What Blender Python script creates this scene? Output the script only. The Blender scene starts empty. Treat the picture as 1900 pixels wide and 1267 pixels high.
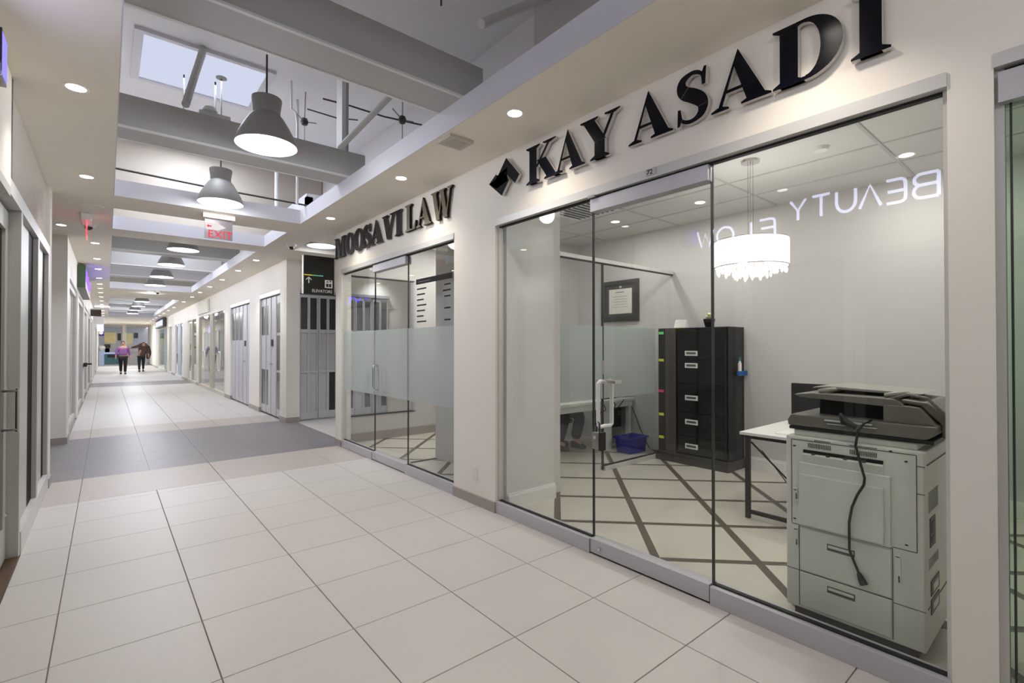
import bpy, bmesh, math, random
from mathutils import Vector, Matrix
random.seed(4)
S = bpy.context.scene
C = S.collection
PI = math.pi
# ------------------------------------------------------------------ camera, world, exposure
cam = bpy.data.cameras.new('camera'); cam.sensor_width = 36.0; cam.lens = 906.0 / 1900.0 * 36.0
cam.clip_start = 0.03; cam.clip_end = 200
co = bpy.data.objects.new('camera', cam); C.objects.link(co); S.camera = co
co.location = (0, 0, 1.5); co.rotation_euler = (PI / 2 + 0.0095, 0, -math.radians(39.7))
w = bpy.data.worlds.new('world'); S.world = w; w.use_nodes = True
w.node_tree.nodes['Background'].inputs[0].default_value = (0.80, 0.88, 1.0, 1)
w.node_tree.nodes['Background'].inputs[1].default_value = 1.0
S.view_settings.view_transform = 'Standard'; S.view_settings.look = 'None'
S.view_settings.gamma = 1.0; S.view_settings.use_curve_mapping = False
S.view_settings.exposure = 0.16
S.cycles.transparent_max_bounces = 32
S.cycles.max_bounces = 10
S.cycles.diffuse_bounces = 6
S.cycles.sample_clamp_indirect = 4.0
S.cycles.caustics_reflective = False
S.cycles.caustics_refractive = False
SPOT_W, LAMP_W, OFFICE_W, SKY_E = 38.0, 32.0, 18.0, 0.75
WARM, COOL, NEUT = (1.0, 0.90, 0.78), (0.90, 0.93, 1.0), (1.0, 0.96, 0.90)

# ------------------------------------------------------------------ materials
def lin(c):
    return tuple(((v / 255.0) / 12.92 if v / 255.0 <= 0.04045 else ((v / 255.0 + 0.055) / 1.055) ** 2.4) for v in c) + (1,)
MATS = {}
def mat(name, col, rough=0.6, metal=0.0, noise=0.0, scale=6.0, bump=0.0, spec=0.5, emit=None, es=1.0, coat=0.0, stretch=None):
    if name in MATS: return MATS[name]
    m = bpy.data.materials.new(name); m.use_nodes = True; MATS[name] = m
    nt = m.node_tree; b = nt.nodes['Principled BSDF']; c = lin(col)
    b.inputs['Base Color'].default_value = c
    b.inputs['Roughness'].default_value = rough; b.inputs['Metallic'].default_value = metal
    b.inputs['Specular IOR Level'].default_value = spec; b.inputs['Coat Weight'].default_value = coat
    if noise or bump:
        tc = nt.nodes.new('ShaderNodeTexCoord'); mp = nt.nodes.new('ShaderNodeMapping')
        if stretch: mp.inputs['Scale'].default_value = stretch
        n = nt.nodes.new('ShaderNodeTexNoise'); n.inputs['Scale'].default_value = scale; n.inputs['Detail'].default_value = 5
        nt.links.new(tc.outputs['Object'], mp.inputs[0]); nt.links.new(mp.outputs[0], n.inputs['Vector'])
        if noise:
            r = nt.nodes.new('ShaderNodeMapRange'); r.inputs['To Min'].default_value = 1 - noise; r.inputs['To Max'].default_value = 1 + noise
            nt.links.new(n.outputs[0], r.inputs[0])
            v = nt.nodes.new('ShaderNodeVectorMath'); v.operation = 'SCALE'; v.inputs[0].default_value = c[:3]
            nt.links.new(r.outputs[0], v.inputs['Scale']); nt.links.new(v.outputs[0], b.inputs['Base Color'])
        if bump:
            bp = nt.nodes.new('ShaderNodeBump'); bp.inputs['Strength'].default_value = bump; bp.inputs['Distance'].default_value = 0.01
            nt.links.new(n.outputs[0], bp.inputs['Height']); nt.links.new(bp.outputs[0], b.inputs['Normal'])
    if emit:
        b.inputs['Emission Color'].default_value = lin(emit); b.inputs['Emission Strength'].default_value = es
    return m
def glassmat(name, tint, ior=1.5, boost=1.0):
    m = bpy.data.materials.new(name); m.use_nodes = True; nt = m.node_tree; nt.nodes.clear()
    o = nt.nodes.new('ShaderNodeOutputMaterial'); t = nt.nodes.new('ShaderNodeBsdfTransparent'); g = nt.nodes.new('ShaderNodeBsdfGlossy')
    t.inputs[0].default_value = tint + (1,); g.inputs['Roughness'].default_value = 0.0; g.inputs[0].default_value = (0.95, 0.98, 0.97, 1)
    f = nt.nodes.new('ShaderNodeFresnel'); f.inputs[0].default_value = ior
    ge = nt.nodes.new('ShaderNodeNewGeometry'); s = nt.nodes.new('ShaderNodeMath'); s.operation = 'SUBTRACT'; s.inputs[0].default_value = 1.0
    nt.links.new(ge.outputs['Backfacing'], s.inputs[1])
    mu = nt.nodes.new('ShaderNodeMath'); mu.operation = 'MULTIPLY'; nt.links.new(s.outputs[0], mu.inputs[0]); nt.links.new(f.outputs[0], mu.inputs[1])
    mb = nt.nodes.new('ShaderNodeMath'); mb.operation = 'MULTIPLY'; mb.inputs[1].default_value = boost; mb.use_clamp = True
    nt.links.new(mu.outputs[0], mb.inputs[0])
    mx = nt.nodes.new('ShaderNodeMixShader'); nt.links.new(mb.outputs[0], mx.inputs[0]); nt.links.new(t.outputs[0], mx.inputs[1]); nt.links.new(g.outputs[0], mx.inputs[2])
    nt.links.new(mx.outputs[0], o.inputs[0]); return m
def filmmat(name, col, clear):
    m = bpy.data.materials.new(name); m.use_nodes = True; nt = m.node_tree; nt.nodes.clear()
    o = nt.nodes.new('ShaderNodeOutputMaterial'); t = nt.nodes.new('ShaderNodeBsdfTransparent')
    d = nt.nodes.new('ShaderNodeBsdfDiffuse'); tr = nt.nodes.new('ShaderNodeBsdfTranslucent'); c = lin(col)
    d.inputs[0].default_value = c; tr.inputs[0].default_value = c
    a = nt.nodes.new('ShaderNodeMixShader'); a.inputs[0].default_value = 0.5; nt.links.new(d.outputs[0], a.inputs[1]); nt.links.new(tr.outputs[0], a.inputs[2])
    b = nt.nodes.new('ShaderNodeMixShader'); b.inputs[0].default_value = 1 - clear; nt.links.new(t.outputs[0], b.inputs[1]); nt.links.new(a.outputs[0], b.inputs[2])
    nt.links.new(b.outputs[0], o.inputs[0]); return m
def emis(name, col, es):
    m = bpy.data.materials.new(name); m.use_nodes = True; nt = m.node_tree; nt.nodes.clear()
    o = nt.nodes.new('ShaderNodeOutputMaterial'); e = nt.nodes.new('ShaderNodeEmission'); e.inputs[0].default_value = lin(col); e.inputs[1].default_value = es
    nt.links.new(e.outputs[0], o.inputs[0]); return m
WALL = mat('wall_paint', (240, 235, 226), 0.6, noise=0.012, scale=2)
SOFF = mat('soffit_paint', (243, 236, 222), 0.7, noise=0.012, scale=2)
FASC = mat('fascia_paint', (212, 210, 216), 0.65, noise=0.015, scale=3)
BEAM = mat('beam_paint', (186, 184, 181), 0.7, noise=0.02, scale=3)
BEAMT = mat('edge_glow_and_pipe', (225, 224, 222), 0.6)
DECK = mat('deck_paint', (228, 226, 229), 0.85, noise=0.035, scale=2.2, bump=0.2)
PLEN = mat('plenum_block', (196, 192, 188), 0.9, noise=0.09, scale=2.5, bump=0.3)
OFFW = mat('office_wall', (205, 203, 202), 0.7, noise=0.01, scale=2)
OFFG = mat('white_panel_gloss', (214, 216, 213), 0.25, spec=0.5)
OFFC = mat('ceiling_tile', (214, 213, 210), 0.9, noise=0.02, scale=60)
TBAR = mat('ceiling_grid', (192, 192, 190), 0.6)
TILE = mat('tile_light', (200, 196, 192), 0.45, noise=0.025, scale=3, stretch=(1, 5, 1))
TILEG = mat('tile_greige', (182, 174, 168), 0.45, noise=0.04, scale=3, stretch=(5, 1, 1))
TILED = mat('tile_dark', (130, 127, 130), 0.42, noise=0.05, scale=4, stretch=(6, 1, 1))
GROUT = mat('grout', (158, 150, 144), 0.9, noise=0.1, scale=40)
GROUTD = mat('grout_dark', (126, 123, 125), 0.9)
OTILE = mat('office_tile', (205, 200, 188), 0.25, noise=0.03, scale=3)
STRIP = mat('office_strip', (92, 84, 74), 0.35, noise=0.12, scale=30)
MULL = mat('mullion_alu', (190, 190, 184), .4, metal=.2, noise=.02, scale=3)
BASEB = mat('baseboard_taupe', (165, 156, 151), 0.4, noise=0.04, scale=8)
ALU = mat('aluminium_satin', (196, 195, 200), 0.38, metal=0.35, noise=0.03, scale=4, stretch=(1, 1, 20))
ALUL = mat('aluminium_light', (208, 208, 206), 0.4, metal=0.15)
CHROME = mat('chrome', (225, 222, 220), 0.12, metal=0.9)
GASK = mat('black_gasket', (18, 18, 18), 0.5)
GEDGE = mat('glass_edge', (44, 52, 49), 0.3)
GLASS = glassmat('clear_glass', (0.975, 0.985, 0.98))
GLASSG = glassmat('green_glass', (0.72, 0.82, 0.74), boost=1.5)
FILM = filmmat('frost_film', (216, 224, 223), 0.52)
FILM2 = filmmat('frost_film_office', (205, 214, 212), 0.34)
NAVY = mat('navy_acrylic', (7, 8, 20), 0.2, spec=0.22)
SIDEW = mat('letter_return', (205, 200, 196), 0.4)
BRONZE = mat('bronze_face', (126, 118, 102), 0.3, metal=0.6)
DARKL = mat('dark_letter', (28, 25, 27), 0.5, spec=.12)
BLACKG = mat('black_gloss', (12, 12, 13), 0.1, coat=0.5)
BLACKM = mat('black_matte', (30, 29, 29), 0.55, noise=0.08, scale=20)
CHAR = mat('charcoal_steel', (62, 59, 57), 0.5, noise=0.06, scale=10)
BROWN = mat('brown_steel', (84, 77, 72), 0.5, noise=0.05, scale=10)
LAMPG = mat('lamp_grey', (150, 148, 143), 0.5, metal=0.1)
LAMPI = mat('lamp_inside_glow', (214, 206, 203), 0.6, emit=(255, 238, 230), es=0.12)  # weak emission stands in for bulb light falling on the lining
PLAS = mat('copier_plastic', (218, 220, 210), 0.5, noise=0.015, scale=5)
PLASD = mat('copier_line', (80, 82, 76), 0.6)
PLASG = mat('feeder_grey', (112, 110, 101), 0.4, noise=0.03, scale=8)
PLASB = mat('feeder_dark', (24, 24, 22), 0.4)
WHITE = mat('white_plastic', (232, 232, 230), 0.4)
PAPER = mat('paper', (232, 230, 222), 0.8)
BLUE = mat('blue_bin_plastic', (34, 38, 150), 0.4)
EM_DL = emis('downlight_glow', (255, 248, 236), 14.0)
EM_LAMP = emis('pendant_bulb', (255, 244, 236), 3.0)
EM_SKY = emis('skylight_glow', (226, 232, 255), SKY_E)
EM_SIGN = emis('sign_letter_glow', (214, 216, 255), 15.0)
EM_PURP = emis('purple_glow', (92, 60, 255), 5.0)
EM_RED = emis('exit_red', (255, 70, 84), 1.0)
EM_WHT = emis('sign_white', (245, 240, 240), 0.85)

# ------------------------------------------------------------------ mesh helpers
class MB:
    def __init__(s): s.v = []; s.f = []; s.mi = []; s.ms = []
    def m(s, m):
        if m not in s.ms: s.ms.append(m)
        return s.ms.index(m)
    def add(s, vs, fs, m):
        o = len(s.v); k = s.m(m); s.v += [tuple(v) for v in vs]
        for f in fs: s.f.append([i + o for i in f]); s.mi.append(k)
        return s
    def box(s, x0, x1, y0, y1, z0, z1, m):
        x0, x1 = sorted((x0, x1)); y0, y1 = sorted((y0, y1)); z0, z1 = sorted((z0, z1))
        return s.add([(x0,y0,z0),(x1,y0,z0),(x1,y1,z0),(x0,y1,z0),(x0,y0,z1),(x1,y0,z1),(x1,y1,z1),(x0,y1,z1)],
              [(0,3,2,1),(4,5,6,7),(0,1,5,4),(1,2,6,5),(2,3,7,6),(3,0,4,7)], m)
    def prism(s, pts, axis, a, b, m, mside=None):
        # polygon pts extruded along axis between a and b;  axis 'x': pts are (y,z); 'y': (x,z); 'z': (x,y)
        n = len(pts)
        def P(p, t): return (t, p[0], p[1]) if axis == 'x' else ((p[0], t, p[1]) if axis == 'y' else (p[0], p[1], t))
        vs = [P(p, a) for p in pts] + [P(p, b) for p in pts]
        o = len(s.v); s.v += vs; k = s.m(m); k2 = s.m(mside or m)
        s.f.append([o + i for i in range(n)]); s.mi.append(k)
        s.f.append([o + n + i for i in range(n)][::-1]); s.mi.append(k)
        for i in range(n):
            j = (i + 1) % n; s.f.append([o + i, o + n + i, o + n + j, o + j]); s.mi.append(k2)
        return s
    def tube(s, pts, r, m, n=8, caps=True):
        pts = [Vector(p) for p in pts]; rs = r if isinstance(r, (list, tuple)) else [r] * len(pts)
        o = len(s.v); k = s.m(m); up = None
        for i, p in enumerate(pts):
            a = pts[max(i - 1, 0)]; b = pts[min(i + 1, len(pts) - 1)]; d = (b - a).normalized()
            if up is None: up = Vector((0, 0, 1)) if abs(d.z) < 0.9 else Vector((1, 0, 0))
            u = d.cross(up).normalized(); v = u.cross(d).normalized(); up = v
            for j in range(n):
                t = 2 * PI * j / n; q = p + (u * math.cos(t) + v * math.sin(t)) * rs[i]; s.v.append(tuple(q))
        for i in range(len(pts) - 1):
            for j in range(n):
                s.f.append([o + i*n + j, o + i*n + (j+1) % n, o + (i+1)*n + (j+1) % n, o + (i+1)*n + j]); s.mi.append(k)
        if caps:
            s.f.append([o + j for j in range(n)][::-1]); s.mi.append(k)
            e = o + (len(pts) - 1) * n; s.f.append([e + j for j in range(n)]); s.mi.append(k)
        return s
    def lathe(s, prof, c, m, n=32, cap=False):
        o = len(s.v); k = s.m(m)
        for r, z in prof:
            for j in range(n):
                t = 2 * PI * j / n; s.v.append((c[0] + r * math.cos(t), c[1] + r * math.sin(t), c[2] + z))
        for i in range(len(prof) - 1):
            for j in range(n):
                s.f.append([o + i*n + j, o + i*n + (j+1) % n, o + (i+1)*n + (j+1) % n, o + (i+1)*n + j]); s.mi.append(k)
        if cap:
            s.f.append([o + j for j in range(n)][::-1]); s.mi.append(k)
            e = o + (len(prof) - 1) * n; s.f.append([e + j for j in range(n)]); s.mi.append(k)
        return s
    def build(s, name, parent=None, smooth=False, bevel=0.0, loc=None):
        me = bpy.data.meshes.new(name); me.from_pydata(s.v, [], s.f)
        for m in s.ms: me.materials.append(m)
        me.polygons.foreach_set('material_index', s.mi)
        bm = bmesh.new(); bm.from_mesh(me); bmesh.ops.recalc_face_normals(bm, faces=bm.faces); bm.to_mesh(me); bm.free()
        if smooth:
            me.polygons.foreach_set('use_smooth', [True] * len(me.polygons))
            try: me.set_sharp_from_angle(angle=math.radians(38))
            except Exception: pass
        ob = bpy.data.objects.new(name, me); C.objects.link(ob)
        if bevel:
            md = ob.modifiers.new('bevel', 'BEVEL'); md.width = bevel; md.segments = 2; md.limit_method = 'ANGLE'
        if loc: ob.location = loc
        if parent:
            ob.parent = parent
            if parent.type == 'EMPTY': ob.location = Vector(ob.location) - Vector(parent.location)
        return ob
def tag(o, label, cat, group=None):
    o['label'] = label; o['category'] = cat
    if group: o['group'] = group
    return o
def thing(name, label, cat, loc, group=None):
    o = bpy.data.objects.new(name, None); o.location = loc; o.empty_display_size = 0.1; C.objects.link(o)
    return tag(o, label, cat, group)
def struct(o, label=None):
    o['kind'] = 'structure'
    if label: o['label'] = label
    return o
def sbox(name, dims, m, label=None, parent=None):
    o = MB().box(*dims, m).build(name, parent)
    if not parent: struct(o, label)
    return o
def copy_tree(o, parent=None):
    c = o.copy(); C.objects.link(c)
    if parent: c.parent = parent
    for ch in list(o.children): copy_tree(ch, c)
    return c
def light(kind, name, loc, power, col, size=0.1, rot=(0, 0, 0), spot=None):
    l = bpy.data.lights.new(name, kind); l.energy = power; l.color = col
    if kind == 'AREA': l.size = size; l.shape = 'DISK'
    else: l.shadow_soft_size = size
    if spot: l.spot_size = math.radians(spot); l.spot_blend = 0.9
    o = bpy.data.objects.new(name, l); o.location = loc; o.rotation_euler = rot; C.objects.link(o); return o
def text_mesh(txt, size, m, name, parent, matw, depth=0.002, align='LEFT', sx=1.0):
    cu = bpy.data.curves.new(name, 'FONT'); cu.body = txt; cu.size = size; cu.extrude = depth; cu.align_x = align; cu.resolution_u = 3
    t = bpy.data.objects.new('tmp_text', cu); C.objects.link(t)
    dg = bpy.context.evaluated_depsgraph_get(); me = bpy.data.meshes.new_from_object(t.evaluated_get(dg)); bpy.data.objects.remove(t)
    me.materials.clear(); me.materials.append(m); me.transform(Matrix.Diagonal((sx, 1, 1, 1))); me.transform(matw)
    o = bpy.data.objects.new(name, me); C.objects.link(o)
    if parent:
        o.parent = parent
        if parent.type == 'EMPTY': o.location = -Vector(parent.location)
    return o
# text matrices: facing -X wall (viewer at smaller x): right = -Y, up = Z ; facing -Y: right = +X
def M_negx(x, y, z): return Matrix(((0, 0, -1, x), (-1, 0, 0, y), (0, 1, 0, z), (0, 0, 0, 1)))
def M_posx(x, y, z): return Matrix(((0, 0, 1, x), (1, 0, 0, y), (0, 1, 0, z), (0, 0, 0, 1)))
def M_negy(x, y, z): return Matrix(((1, 0, 0, x), (0, 0, -1, y), (0, 1, 0, z), (0, 0, 0, 1)))

XL, XR = -0.47, 2.70           # faces of the two shop rows
SL, SR = 0.05, 2.07            # inner edges of the soffits
ZC, ZF, ZD = 3.20, 3.39, 4.80  # soffit, top of fascia, roof deck
YE = 52.0                      # far end
# ------------------------------------------------------------------ floor
floor = struct(sbox('floor', (-6, 9, -4, 58, -0.15, -0.012), GROUT))
bed = MB().box(-6, 2.9, 7.36, 10.55, -0.012, -0.003, GROUTD); bed.build('grout_bed', floor)
MB().box(XL, XR, 23.4, 26, -0.012, 0, TILED).build('floor_band', floor)
MB().box(XL, XR, 26, 58, -0.012, 0, TILE).build('floor_finish', floor)
tmesh = {}
def tile(x0, x1, y0, y1, m, gap=0.005, parent=floor, z=0.0, t=0.011):
    w_, d_ = round(x1 - x0 - gap, 3), round(y1 - y0 - gap, 3)
    if w_ < 0.03 or d_ < 0.03: return
    key = (w_, d_, m.name, t)
    if key not in tmesh:
        mb = MB(); a, b, c = w_ / 2, d_ / 2, 0.0015
        mb.add([(-a,-b,-t),(a,-b,-t),(a,b,-t),(-a,b,-t),(-a,-b,-c),(a,-b,-c),(a,b,-c),(-a,b,-c),(-a+c,-b+c,0),(a-c,-b+c,0),(a-c,b-c,0),(-a+c,b-c,0)],
               [(0,1,5,4),(1,2,6,5),(2,3,7,6),(3,0,4,7),(4,5,9,8),(5,6,10,9),(6,7,11,10),(7,4,8,11),(8,9,10,11)], m)
        o = mb.build('tile', parent); tmesh[key] = o.data
    else:
        o = bpy.data.objects.new('tile', tmesh[key]); C.objects.link(o); o.parent = parent
    o.location = ((x0 + x1) / 2, (y0 + y1) / 2, z)
xs = [XL, -0.2, 0.41, 1.02, 1.63, 2.245, XR + 0.02]
y0 = 1.338 - 0.602 * 3
ys = [y0 + 0.602 * i for i in range(12)]; ys = [y for y in ys if y < 6.25] + [6.29]
for i in range(len(xs) - 1):
    for j in range(len(ys) - 1): tile(xs[i], xs[i+1], ys[j], ys[j+1], TILE, 0.005)
gx = [-2.3, -1.4, XL, -0.2, 1.02, 2.245, 3.3, 4.3]
for i in range(2, 5): tile(gx[i], gx[i+1], 6.29, 7.36, TILEG, 0.005)
tile(2.245, XR, 6.29, 7.36, TILEG)
dx = [-2.64, -2.03, -1.42, -0.81, -0.2, 0.41, 1.02, 1.63, 2.245, 2.9]; dy = [7.36, 8.0, 8.64, 9.28, 9.92, 10.55]
for i in range(len(dx) - 1):
    for j in range(5):
        if dx[i] > -0.9 or j < 5: tile(dx[i], dx[i+1], dy[j], dy[j+1], TILED, 0.0015)
for i in range(5):
    for j in range(5): tile(2.9 + 0.61*i, 2.9 + 0.61*(i+1), dy[j], dy[j+1], TILE, 0.004)
for i in range(len(xs) - 1): tile(xs[i], xs[i+1], 10.55, 11.6, TILEG, 0.004)
for i in range(len(xs) - 1):
    for j in range(19): tile(xs[i], xs[i+1], 11.6 + 0.6211*j, 11.6 + 0.6211*(j+1), TILE, 0.004)
MB().box(-6, XL, 5.0, 7.36, -0.012, 0, TILEG).box(-6, -2.64, 7.36, 10.55, -.012, 0, TILED).box(5.95, 9, 7.3, 10.6, -0.012, 0, TILE).build('floor_finish', floor)

# ------------------------------------------------------------------ ceilings, soffits, deck
struct(sbox('ceiling', (-3.2, 6.5, -4, 58, ZD, ZD + 0.1), DECK), 'pale painted roof deck above the open soffit')
def soffit(x0, x1, y0, y1, m=SOFF): return struct(sbox('ceiling', (x0, x1, y0, y1, ZC, ZC + 0.06), m))
soffit(-3.2, SL, -4, 6.9); soffit(-6, SL, 6.9, 11.0); soffit(-3.2, SL, 11.0, 58)
soffit(SR, 2.85, -4, 7.2); soffit(SR, 2.85, 10.75, 58)
# side corridor soffit with its recess
soffit(SR, 2.55, 7.2, 10.75); soffit(2.55, 6.5, 7.2, 8.2); soffit(3.7, 6.5, 8.2, 10.75); soffit(2.55, 3.7, 9.11, 10.75)
soffit(SL, SR, 7.10, 7.75); soffit(SL, SR, 9.11, 9.70); soffit(SL, SR, 18.45, 21.7); soffit(SL, SR, 36.0, 58); soffit(SL, SR, -4, -1.6)
tr = MB()
for (a, b) in ((-1.6, 7.10), (7.75, 9.11), (9.70, 18.45), (21.7, 36.0)):
    t_ = MB().box(SR - .006, SR + 0.12, a - .1, b + .1, ZC + 0.0005, ZF, FASC).box(SL - 0.12, SL + .006, a - .1, b + .1, ZC + 0.0005, ZF, FASC)
    t_.box(SL + .006, SR - .006, b - .006, b + 0.1, ZC + 0.0005, ZF, FASC).box(SL + .006, SR - .006, a - 0.1, a + .006, ZC + 0.0005, ZF, FASC)
    struct(t_.build('trim_1'), 'pale lilac grey upstand around the soffit opening')
t_ = MB().box(2.45, 2.55, 8.1, 9.2, ZC + 0.061, 3.9, FASC).box(3.7, 3.8, 8.1, 9.2, ZC + 0.061, 3.9, FASC).box(2.45, 3.8, 9.11, 9.2, ZC + 0.061, 3.9, FASC).box(2.45, 3.8, 8.1, 8.2, ZC + 0.061, 3.9, FASC).box(2.45, 3.8, 8.1, 9.2, 3.9, 3.95, FASC)
struct(t_.build('trim_2'))
# plenum walls above the shops
struct(sbox('wall_plenum', (3.25, 3.4, -4, 2.55, ZC + 0.3, ZD), PLEN), 'stained block wall above the right soffit')
struct(sbox('wall_plenum', (3.05, 3.25, 2.55, 3.35, ZC + 0.3, ZD), PLEN))
struct(sbox('wall_plenum', (3.25, 3.4, 3.35, 58, ZC + 0.3, ZD), DECK))
struct(sbox('wall_plenum', (-1.3, -1.2, -4, 58, ZC + 0.3, ZD), DECK))
for y in (9.75, 21.75): struct(sbox('wall_plenum', (-1.2, 3.25, y, y + 0.15, ZF, ZD), mat('bulkhead_block', (186, 178, 166), 0.9, noise=0.06, scale=3)))
struct(sbox('wall_plenum', (-1.2, 3.25, 36.2, 36.3, ZF, ZD), DECK)); struct(sbox('wall_plenum', (-1.2, 3.25, -4.1, -4.0, ZF, ZD), DECK))
# ceiling beams
bl = {0.81: 'first grey ceiling beam, above the viewer', 3.08: 'big grey box beam crossing the ceiling nearest the dark shop lettering', 5.35: 'grey box beam behind the nearest pendant lamp'}
far = [9.9, 12.17, 14.43, 16.7, 23.2, 25.5, 27.7, 30.0, 32.3, 34.5]
for y in [-1.2] + sorted(bl) + far:
    b = MB().box(-0.12, 2.26, y, y + 0.34, ZF, 3.675, BEAM)
    b.box(-0.12, 2.26, y - 0.008, y + 0.018, ZF - 0.004, ZF + 0.012, BEAMT).box(-0.12, 2.26, y + 0.322, y + 0.348, ZF - 0.004, ZF + 0.012, BEAMT)  # pale strips paint the glow along the beam's lower edges
    o = b.build('ceiling_beam'); tag(o, bl.get(y, 'grey box beam in the far ceiling openings beyond the exit sign' if y > 0 else 'grey box beam crossing behind the viewer'), 'beam', 'box beams in the ceiling openings')
# skylight in the deck
sk = struct(MB().box(0.2, 1.55, 6.3, 6.36, 4.76, 4.799, FASC).box(0.2, 1.55, 7.44, 7.5, 4.76, 4.799, FASC).box(0.2, 0.28, 6.361, 7.439, 4.76, 4.799, FASC).box(1.47, 1.55, 6.361, 7.439, 4.76, 4.799, FASC).build('window_1'), 'bright skylight set in the roof deck')
MB().box(0.28, 0.80, 6.36, 7.44, 4.78, 4.79, EM_SKY).build('pane', sk); MB().box(0.84, 1.47, 6.36, 7.44, 4.78, 4.79, EM_SKY).build('pane', sk)
MB().box(0.80, 0.84, 6.361, 7.439, 4.765, 4.799, FASC).build('glazing_bar', sk)
light('AREA', 'skylight_lamp', (0.87, 6.9, 4.74), 40, (0.82, 0.88, 1.0), 0.9)
for y in (8.35, 13.0, 18.0, 25.0, 31.0):   # unseen skylights added to light the plenum, inferred from its bluish tint
    o = struct(MB().box(0.2, 1.9, y, y + .06, 4.76, 4.799, FASC).box(0.2, 1.9, y + .99, y + 1.05, 4.76, 4.799, FASC).box(.2, .28, y + .061, y + .989, 4.76, 4.799, FASC).box(1.82, 1.9, y + .061, y + .989, 4.76, 4.799, FASC).build('window_1'))
    MB().box(.28, 1.82, y + .06, y + .99, 4.78, 4.79, EM_SKY).build('pane', o)
    light('AREA', 'skylight_lamp', (1.05, y + .52, 4.74), 45, (0.82, 0.88, 1.0), 0.9)
# pipes, rods and posts in the plenum
def pipe(pts, r, label, m=BEAMT, name='pipe', grp=None):
    return tag(MB().tube(pts, r, m).build(name, smooth=True), label, 'pipe', grp)
pipe([(0.80, 6.3, 4.78), (0.55, 5.4, 3.74)], 0.035, 'grey diagonal brace crossing in front of the skylight', name='brace', m=BEAM)
pipe([(1.98, 5.40, 3.70), (2.30, 4.80, 4.15)], 0.032, 'white diagonal brace rising from the second beam to the right', name='brace')
pipe([(2.15, 2.95, 3.92), (3.0, 3.1, 4.6)], 0.035, 'white diagonal pipe above the nearest beam end', name='brace')
tag(MB().box(2.03, 2.075, 5.45, 5.62, 3.675, 4.8, BEAMT).box(2.075, 2.125, 5.5, 5.56, 3.675, 4.8, BEAM).build('steel_post'), 'upright steel post standing on the second beam', 'post')
pipe([(0.7, 7.05, 4.79), (0.7, 7.05, 3.95)], 0.008, 'thin hanging rod crossing the left skylight pane', m=CHAR, name='hanger_rod')
pipe([(1.02, 7.0, 4.79), (1.02, 7.0, 3.9)], 0.01, 'thin hanging rod crossing the right skylight pane', m=CHAR, name='hanger_rod')
pipe([(1.75, 6.4, 4.8), (1.75, 6.4, 4.45), (1.8, 6.4, 4.42), (1.82, 6.4, 4.3), (1.82, 6.4, 3.9)], 0.014, 'bent white conduit dropping beside the nearest lamp', name='conduit')
pipe([(1.80, 2.95, 4.79), (1.80, 2.95, 3.9)], 0.007, 'thin rod hanging behind the nearest beam', m=CHAR, name='hanger_rod')
pipe([(2.0, 6.0, 4.5), (2.3, 5.9, 4.47), (2.7, 5.8, 4.42), (3.2, 5.7, 4.42)], 0.011, 'dark cable sagging under the deck beside the steel post', m=CHAR, name='cable')
pipe([(2.0, 6.6, 4.6), (2.35, 6.5, 4.55), (2.6, 6.4, 4.56)], 0.009, 'short dark cable under the deck behind the white brace', m=CHAR, name='cable')
pipe([(2.2, 8.9, 3.39), (2.2, 8.9, 4.8)], 0.03, 'white vertical pipe in the opening behind the exit sign', name='pipe')
pipe([(1.95, 6.85, 3.4), (1.95, 6.85, 4.8)], 0.018, 'slim white vertical pipe at the far corner of the nearest opening', name='pipe')
pipe([(-0.3, 7.02, 3.50), (1.0, 7.05, 3.47), (2.3, 7.02, 3.45)], 0.012, 'dark cable running above the cross soffit by the exit sign', m=CHAR, name='cable')
pipe([(-0.1, 6.5, 4.72), (-0.1, 4.6, 4.72)], 0.02, 'thin pipe along the left side of the deck', name='pipe')
for (x, y, z, l) in ((1.95, 6.55, 4.4, 'sprinkler junction head under the deck left of the steel post'), (2.75, 5.4, 4.25, 'small dark junction head above the right soffit')):
    t = thing('sprinkler_head', l, 'sprinkler', (x, y, z))
    MB().lathe([(0.0, -0.05), (0.035, -0.04), (0.05, 0), (0.035, 0.04), (0.0, 0.05)], (x, y, z), CHAR, 12).build('head', t, True)
    MB().tube([(x, y, z - 0.04), (x, y, z - 0.5)], 0.006, LAMPG).build('drop_rod', t, True)
    MB().tube([(x, y, z), (x + .02, y + .02, ZD)], 0.007, LAMPG).build('drop_rod', t, True)
    MB().tube([(x - 0.13, y, z + 0.1), (x, y, z), (x + 0.15, y, z + 0.02)], 0.007, LAMPG).build('arm', t, True)
dt = thing('emergency_light', 'white twin head emergency light on the second beam under the skylight', 'emergency light', (0.75, 5.5, 3.68))
MB().box(0.66, 0.92, 5.42, 5.52, 3.68, 3.74, WHITE).build('housing', dt); MB().lathe([(0.0, 0), (0.07, 0.01), (0.05, 0.05), (0, 0.06)], (0.75, 5.45, 3.74), WHITE, 16).build('head', dt, True)

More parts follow.
